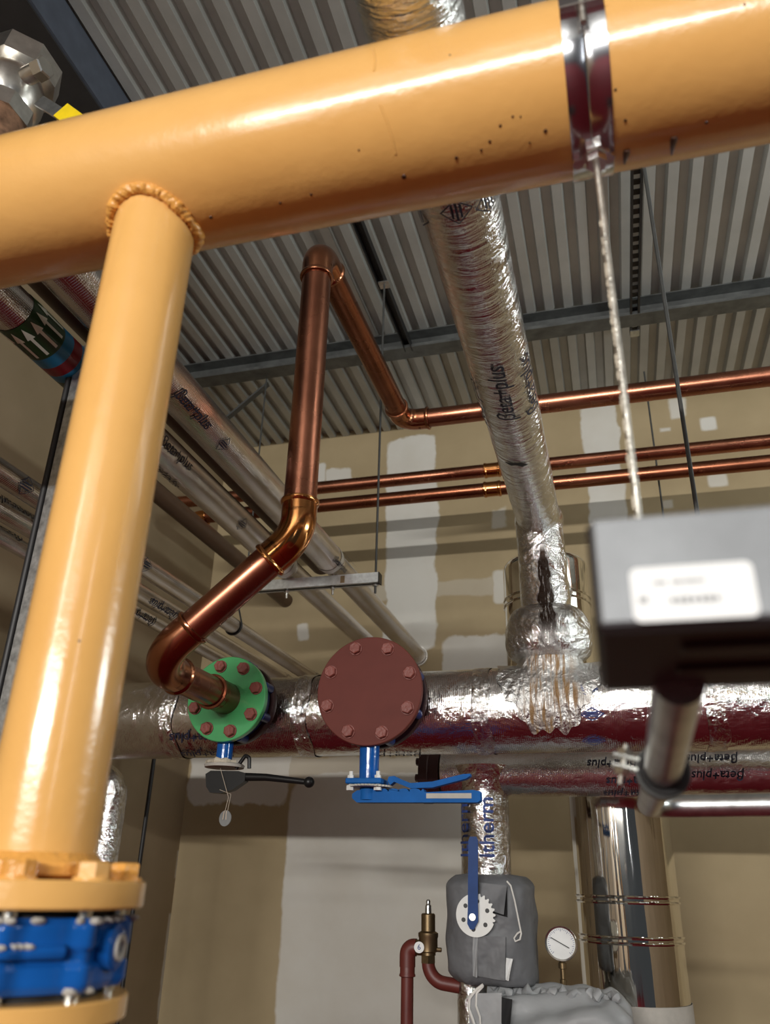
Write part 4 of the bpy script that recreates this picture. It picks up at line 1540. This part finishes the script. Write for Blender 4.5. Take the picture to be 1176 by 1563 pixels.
# gauge
YGa = YK + .02
gc = onY(857, 1440, YGa)
T = Thing('dial_gauge', 'round white dial gauge with a chrome rim on a stem above the light grey jacket', 'gauge', (gc.x, YGa, kz + RK))
rg = .053
case = T.add('case', MB().lathe([(.01, .02), (rg * .95, .02), (rg, .012), (rg, -.004), (rg * .97, -.008), (rg * .88, -.006), (rg * .86, -.001)], gc, (0, 1, 0), 48, caps=False), M['steel_bright'])
dial = T.add('dial', MB().lathe([(.0005, 0), (rg * .9, 0), (rg * .9, .004), (.0005, .004)], gc, (0, 1, 0), 48), M['sticker'], parent=case)
m2 = MB()
for k in range(33):
    t = math.radians(225 - 270 * k / 32)
    l_ = .008 if k % 4 == 0 else .004
    d_ = Vector((math.cos(t), 0, math.sin(t)))
    m2.box(gc + d_ * (rg * .82 - l_ / 2) + Vector((0, -.0006, 0)), (l_, .0006, .0013), rot=Matrix.Rotation(-t, 3, 'Y'))
T.add('scale', m2, M['ink_blue'], parent=dial, smooth=False)
d_ = Vector((1, 0, -.5)).normalized()
T.add('needle', MB().box(gc + Vector((0, -.002, 0)) - d_ * .004, (.066, .001, .003), rot=Matrix.Rotation(math.atan(.5), 3, 'Y')), M['black_steel'], parent=dial, smooth=False)
T.add('stem', MB().lathe([(.009, -rg), (.014, -rg - .004), (.014, -rg - .02), (.009, -rg - .022), (.009, -rg - .05), (.012, -rg - .052), (.012, -rg - .075), (.009, -rg - .08), (.009, -rg - .22)], gc + Vector((0, .006, 0)), (0, 0, 1), 20), M['brass'])

# safety valve and red pipes
YSv = YJ - .02
sv = onY(654, 1440, YSv)
px2m = lambda n: n * (onY(654, 1440, YSv) - onY(655, 1440, YSv)).length
m1 = px2m(1)
T = Thing('safety_valve', 'brass safety relief valve with a round white number tag beside the grey jacket', 'valve', tuple(sv))
base = onY(654, 1470, YSv)
zp = lambda py: onY(654, py, YSv).z - base.z
T.add('body', MB().lathe([(11 * m1, zp(1458)), (11 * m1, zp(1454)), (14 * m1, zp(1452)), (14 * m1, zp(1432)), (15 * m1, zp(1429)), (15 * m1, zp(1424)), (10.5 * m1, zp(1421)), (10.5 * m1, zp(1396)), (9 * m1, zp(1394)), (2 * m1, zp(1394))], base, (0, 0, 1), 36), M['brass'])
T.add('hex_base', MB().hexa(base, (0, 0, 1), 11.5 * m1, zp(1457), .2), M['brass'])
T.add('spindle', MB().lathe([(5 * m1, zp(1394)), (4.5 * m1, zp(1382)), (3 * m1, zp(1380)), (3.4 * m1, zp(1376)), (2 * m1, zp(1373))], base, (0, 0, 1), 12), M['steel'])
T.add('side_screw', MB().tube([base + Vector((12 * m1, 0, zp(1449))), base + Vector((20 * m1, 0, zp(1449)))], 3.2 * m1, 10), M['brass'])
T.add('outlet', MB().tube([base + Vector((0, 0, zp(1447))), base + Vector((-22 * m1, 0, zp(1447)))], 10.5 * m1, 24), M['brass'])
nt = onY(640, 1446, YSv - 14 * m1)
tag = T.add('number_tag', MB().lathe([(.0005, 0), (7.6 * m1, 0), (7.6 * m1, .002), (.0005, .002)], nt, (0, 1, 0), 32), M['sticker'], label='round white tag reading 6')
vs, fs = text_outline('6', .024, 0)
T.add('number', MB()._add([nt + Vector((v.x, -.0006, v.y)) for v in vs], fs), M['ink_blue'], parent=tag, smooth=False)
T = Thing('discharge_pipe', 'red pipe going down from the elbow left of the brass safety valve', 'pipe', (sv.x - 30 * m1, YSv, ZF))
ex = onY(622, 1500, YSv).x
ez = base.z + zp(1447)
pr = 10 * m1
el = T.add('elbow', MB().tube(bend_path([(base.x - 18 * m1, YSv, ez), (ex, YSv, ez), (ex, YSv, ez - 26 * m1)], 10 * m1, 8), pr * 1.18, 28), M['red_pipe'])
T.add('socket', MB().lathe([(pr * 1.1, 0), (pr * 1.1, -18 * m1), (pr * 1.2, -20 * m1), (pr * 1.2, -22 * m1), (pr, -23 * m1)], (ex, YSv, ez - 16 * m1), (0, 0, 1), 28, caps=False), M['red_pipe'])
T.add('pipe', MB().tube([(ex, YSv, ez - 20 * m1), (ex, YSv, ZF)], pr * .92, 28), M['red_pipe'])
e2 = onY(703, 1502, YSv)
single('red_elbow_pipe', 'red pipe curving from under the brass safety valve into the foil pipe', 'pipe', MB().tube(bend_path([base + Vector((0, 0, 4 * m1)), (base.x, YSv, e2.z + 2 * m1), (e2.x, YSv, e2.z - 3 * m1)], 26 * m1, 12), 9.6 * m1, 28), M['red_pipe'])

# ------------------------------------------------------------------ lower left foil drop and dark rod
P = onY(162, 1290, 2.95)
T = Thing('insulated_drop', 'short foil covered pipe bend behind the yellow flange at bottom left', 'insulated pipe', (P.x, 2.95, ZF))
rr2 = .052
zt_ = onY(165, 1185, 2.95).z
T.add('foil_jacket', MB().tube(bend_path([(P.x, 2.95, ZF), (P.x, 2.95, zt_), (P.x - .35, 2.95, zt_ + .02)], .09, 12), rr2, 36, wob=lumpy(.05, 14)), M['foil'])
q1, q2 = onY(235, 1155, 3.6), onY(215, 1310, 3.6)
single('black_rod', 'black rod standing by the left wall above the yellow flange bolts', 'rod', MB().tube([((q1.x + q2.x) / 2, 3.6, ZF), ((q1.x + q2.x) / 2, 3.6, .75)], .010, 12), M['black_steel'])

# ------------------------------------------------------------------ ball valve at top left
yv_ = 1.0
c = onY(12, 150, yv_)
T = Thing('ball_valve', 'nickel ball valve with a yellow-tipped lever above the yellow pipe', 'valve', tuple(c))
m1 = (onY(12, 150, yv_) - onY(13, 150, yv_)).length
upv = Vector((.05, .1, 1)).normalized()
T.add('body', MB().ball(c + upv * (2 * m1), (38 * m1, 38 * m1, 44 * m1), 32, 18), M['nickel'])
T.add('end_nut', MB().hexa(c + upv * (30 * m1), upv, 44 * m1, 34 * m1, .35, n=8), M['nickel'])
T.add('end_nut', MB().hexa(c - upv * (44 * m1), upv, 36 * m1, 26 * m1, .3, n=8), M['nickel'])
T.add('thread', MB().tube([c - upv * (40 * m1), c - upv * (110 * m1)], 33 * m1, 28), M['rusty'])
s0 = c + Vector((33 * m1, -14 * m1, 6 * m1))
sd = Vector((1, -.15, .05)).normalized()
T.add('gland', MB().tube([s0, s0 + sd * (18 * m1)], 10 * m1, 20), M['nickel'])
T.add('gland_nut', MB().hexa(s0 + sd * (17 * m1), sd, 12.5 * m1, 13 * m1, .2), M['steel_bright'])
q1, q2, q3 = [onY(x_, y_, s0.y) for x_, y_ in ((60, 154), (96, 172), (128, 196))]
bar = lambda a_, b_, w_, h_: MB().box((a_ + b_) / 2, ((b_ - a_).length, h_, w_), rot=(b_ - a_).normalized().to_track_quat('X', 'Z').to_matrix(), bev=.001)
lv = T.add('lever', bar(q1, q3, 14 * m1, 3 * m1), M['steel'])
T.add('grip', bar(q2, q3 + (q3 - q2) * .8, 20 * m1, 9 * m1), M['yellow_grip'], parent=lv, label='yellow sleeve')

# ------------------------------------------------------------------ light
def area(name, loc, target, sx, sy, power, color=(1, 1, 1), spread=None):
    l = bpy.data.lights.new(name, 'AREA')
    l.shape, l.size, l.size_y, l.energy, l.color = 'RECTANGLE', sx, sy, power, color
    if spread:
        l.spread = math.radians(spread)
    o = bpy.data.objects.new(name, l)
    COL.objects.link(o)
    o.location = loc
    d = Vector(target) - Vector(loc)
    o.rotation_euler = d.to_track_quat('-Z', 'Y').to_euler()
    return o


area('strip_lamp', (-.6, -7, 1.34), (-.3, 3, .75), 4.4, .13, 620, (1, .97, .92))
area('row_lamp', (-1.15, -1.8, .95), (-.5, 2, .6), .26, 1.2, 9, (1, .97, .93))
area('side_row_lamp', (1.6, -1.7, .9), (-.3, 2, .6), .07, 1.2, 5, (.95, .97, 1))
area('wall_lamp', (1.9, 2.0, 2.5), (.6, 4.0, 1.4), 1.7, .10, 5.5, (1, .98, .95))
area('deck_lamp', (2.7, 2.0, 2.25), (-.3, 2.3, 2.62), 2.4, .2, 6, (.93, 1, 1))
area('right_lamp', (3.0, 1.9, .95), (0, 2.3, 2.4), 1.3, .3, 46, (.92, 1, .99))

w = bpy.data.worlds.new('room_light')
sc.world = w
w.use_nodes = True
w.node_tree.nodes['Background'].inputs[0].default_value = (.85, .92, 1, 1)
w.node_tree.nodes['Background'].inputs[1].default_value = .05

sc.view_settings.view_transform = 'Standard'
sc.view_settings.look = 'None'
sc.view_settings.gamma = 1
sc.view_settings.use_curve_mapping = False
sc.view_settings.exposure = 0.0
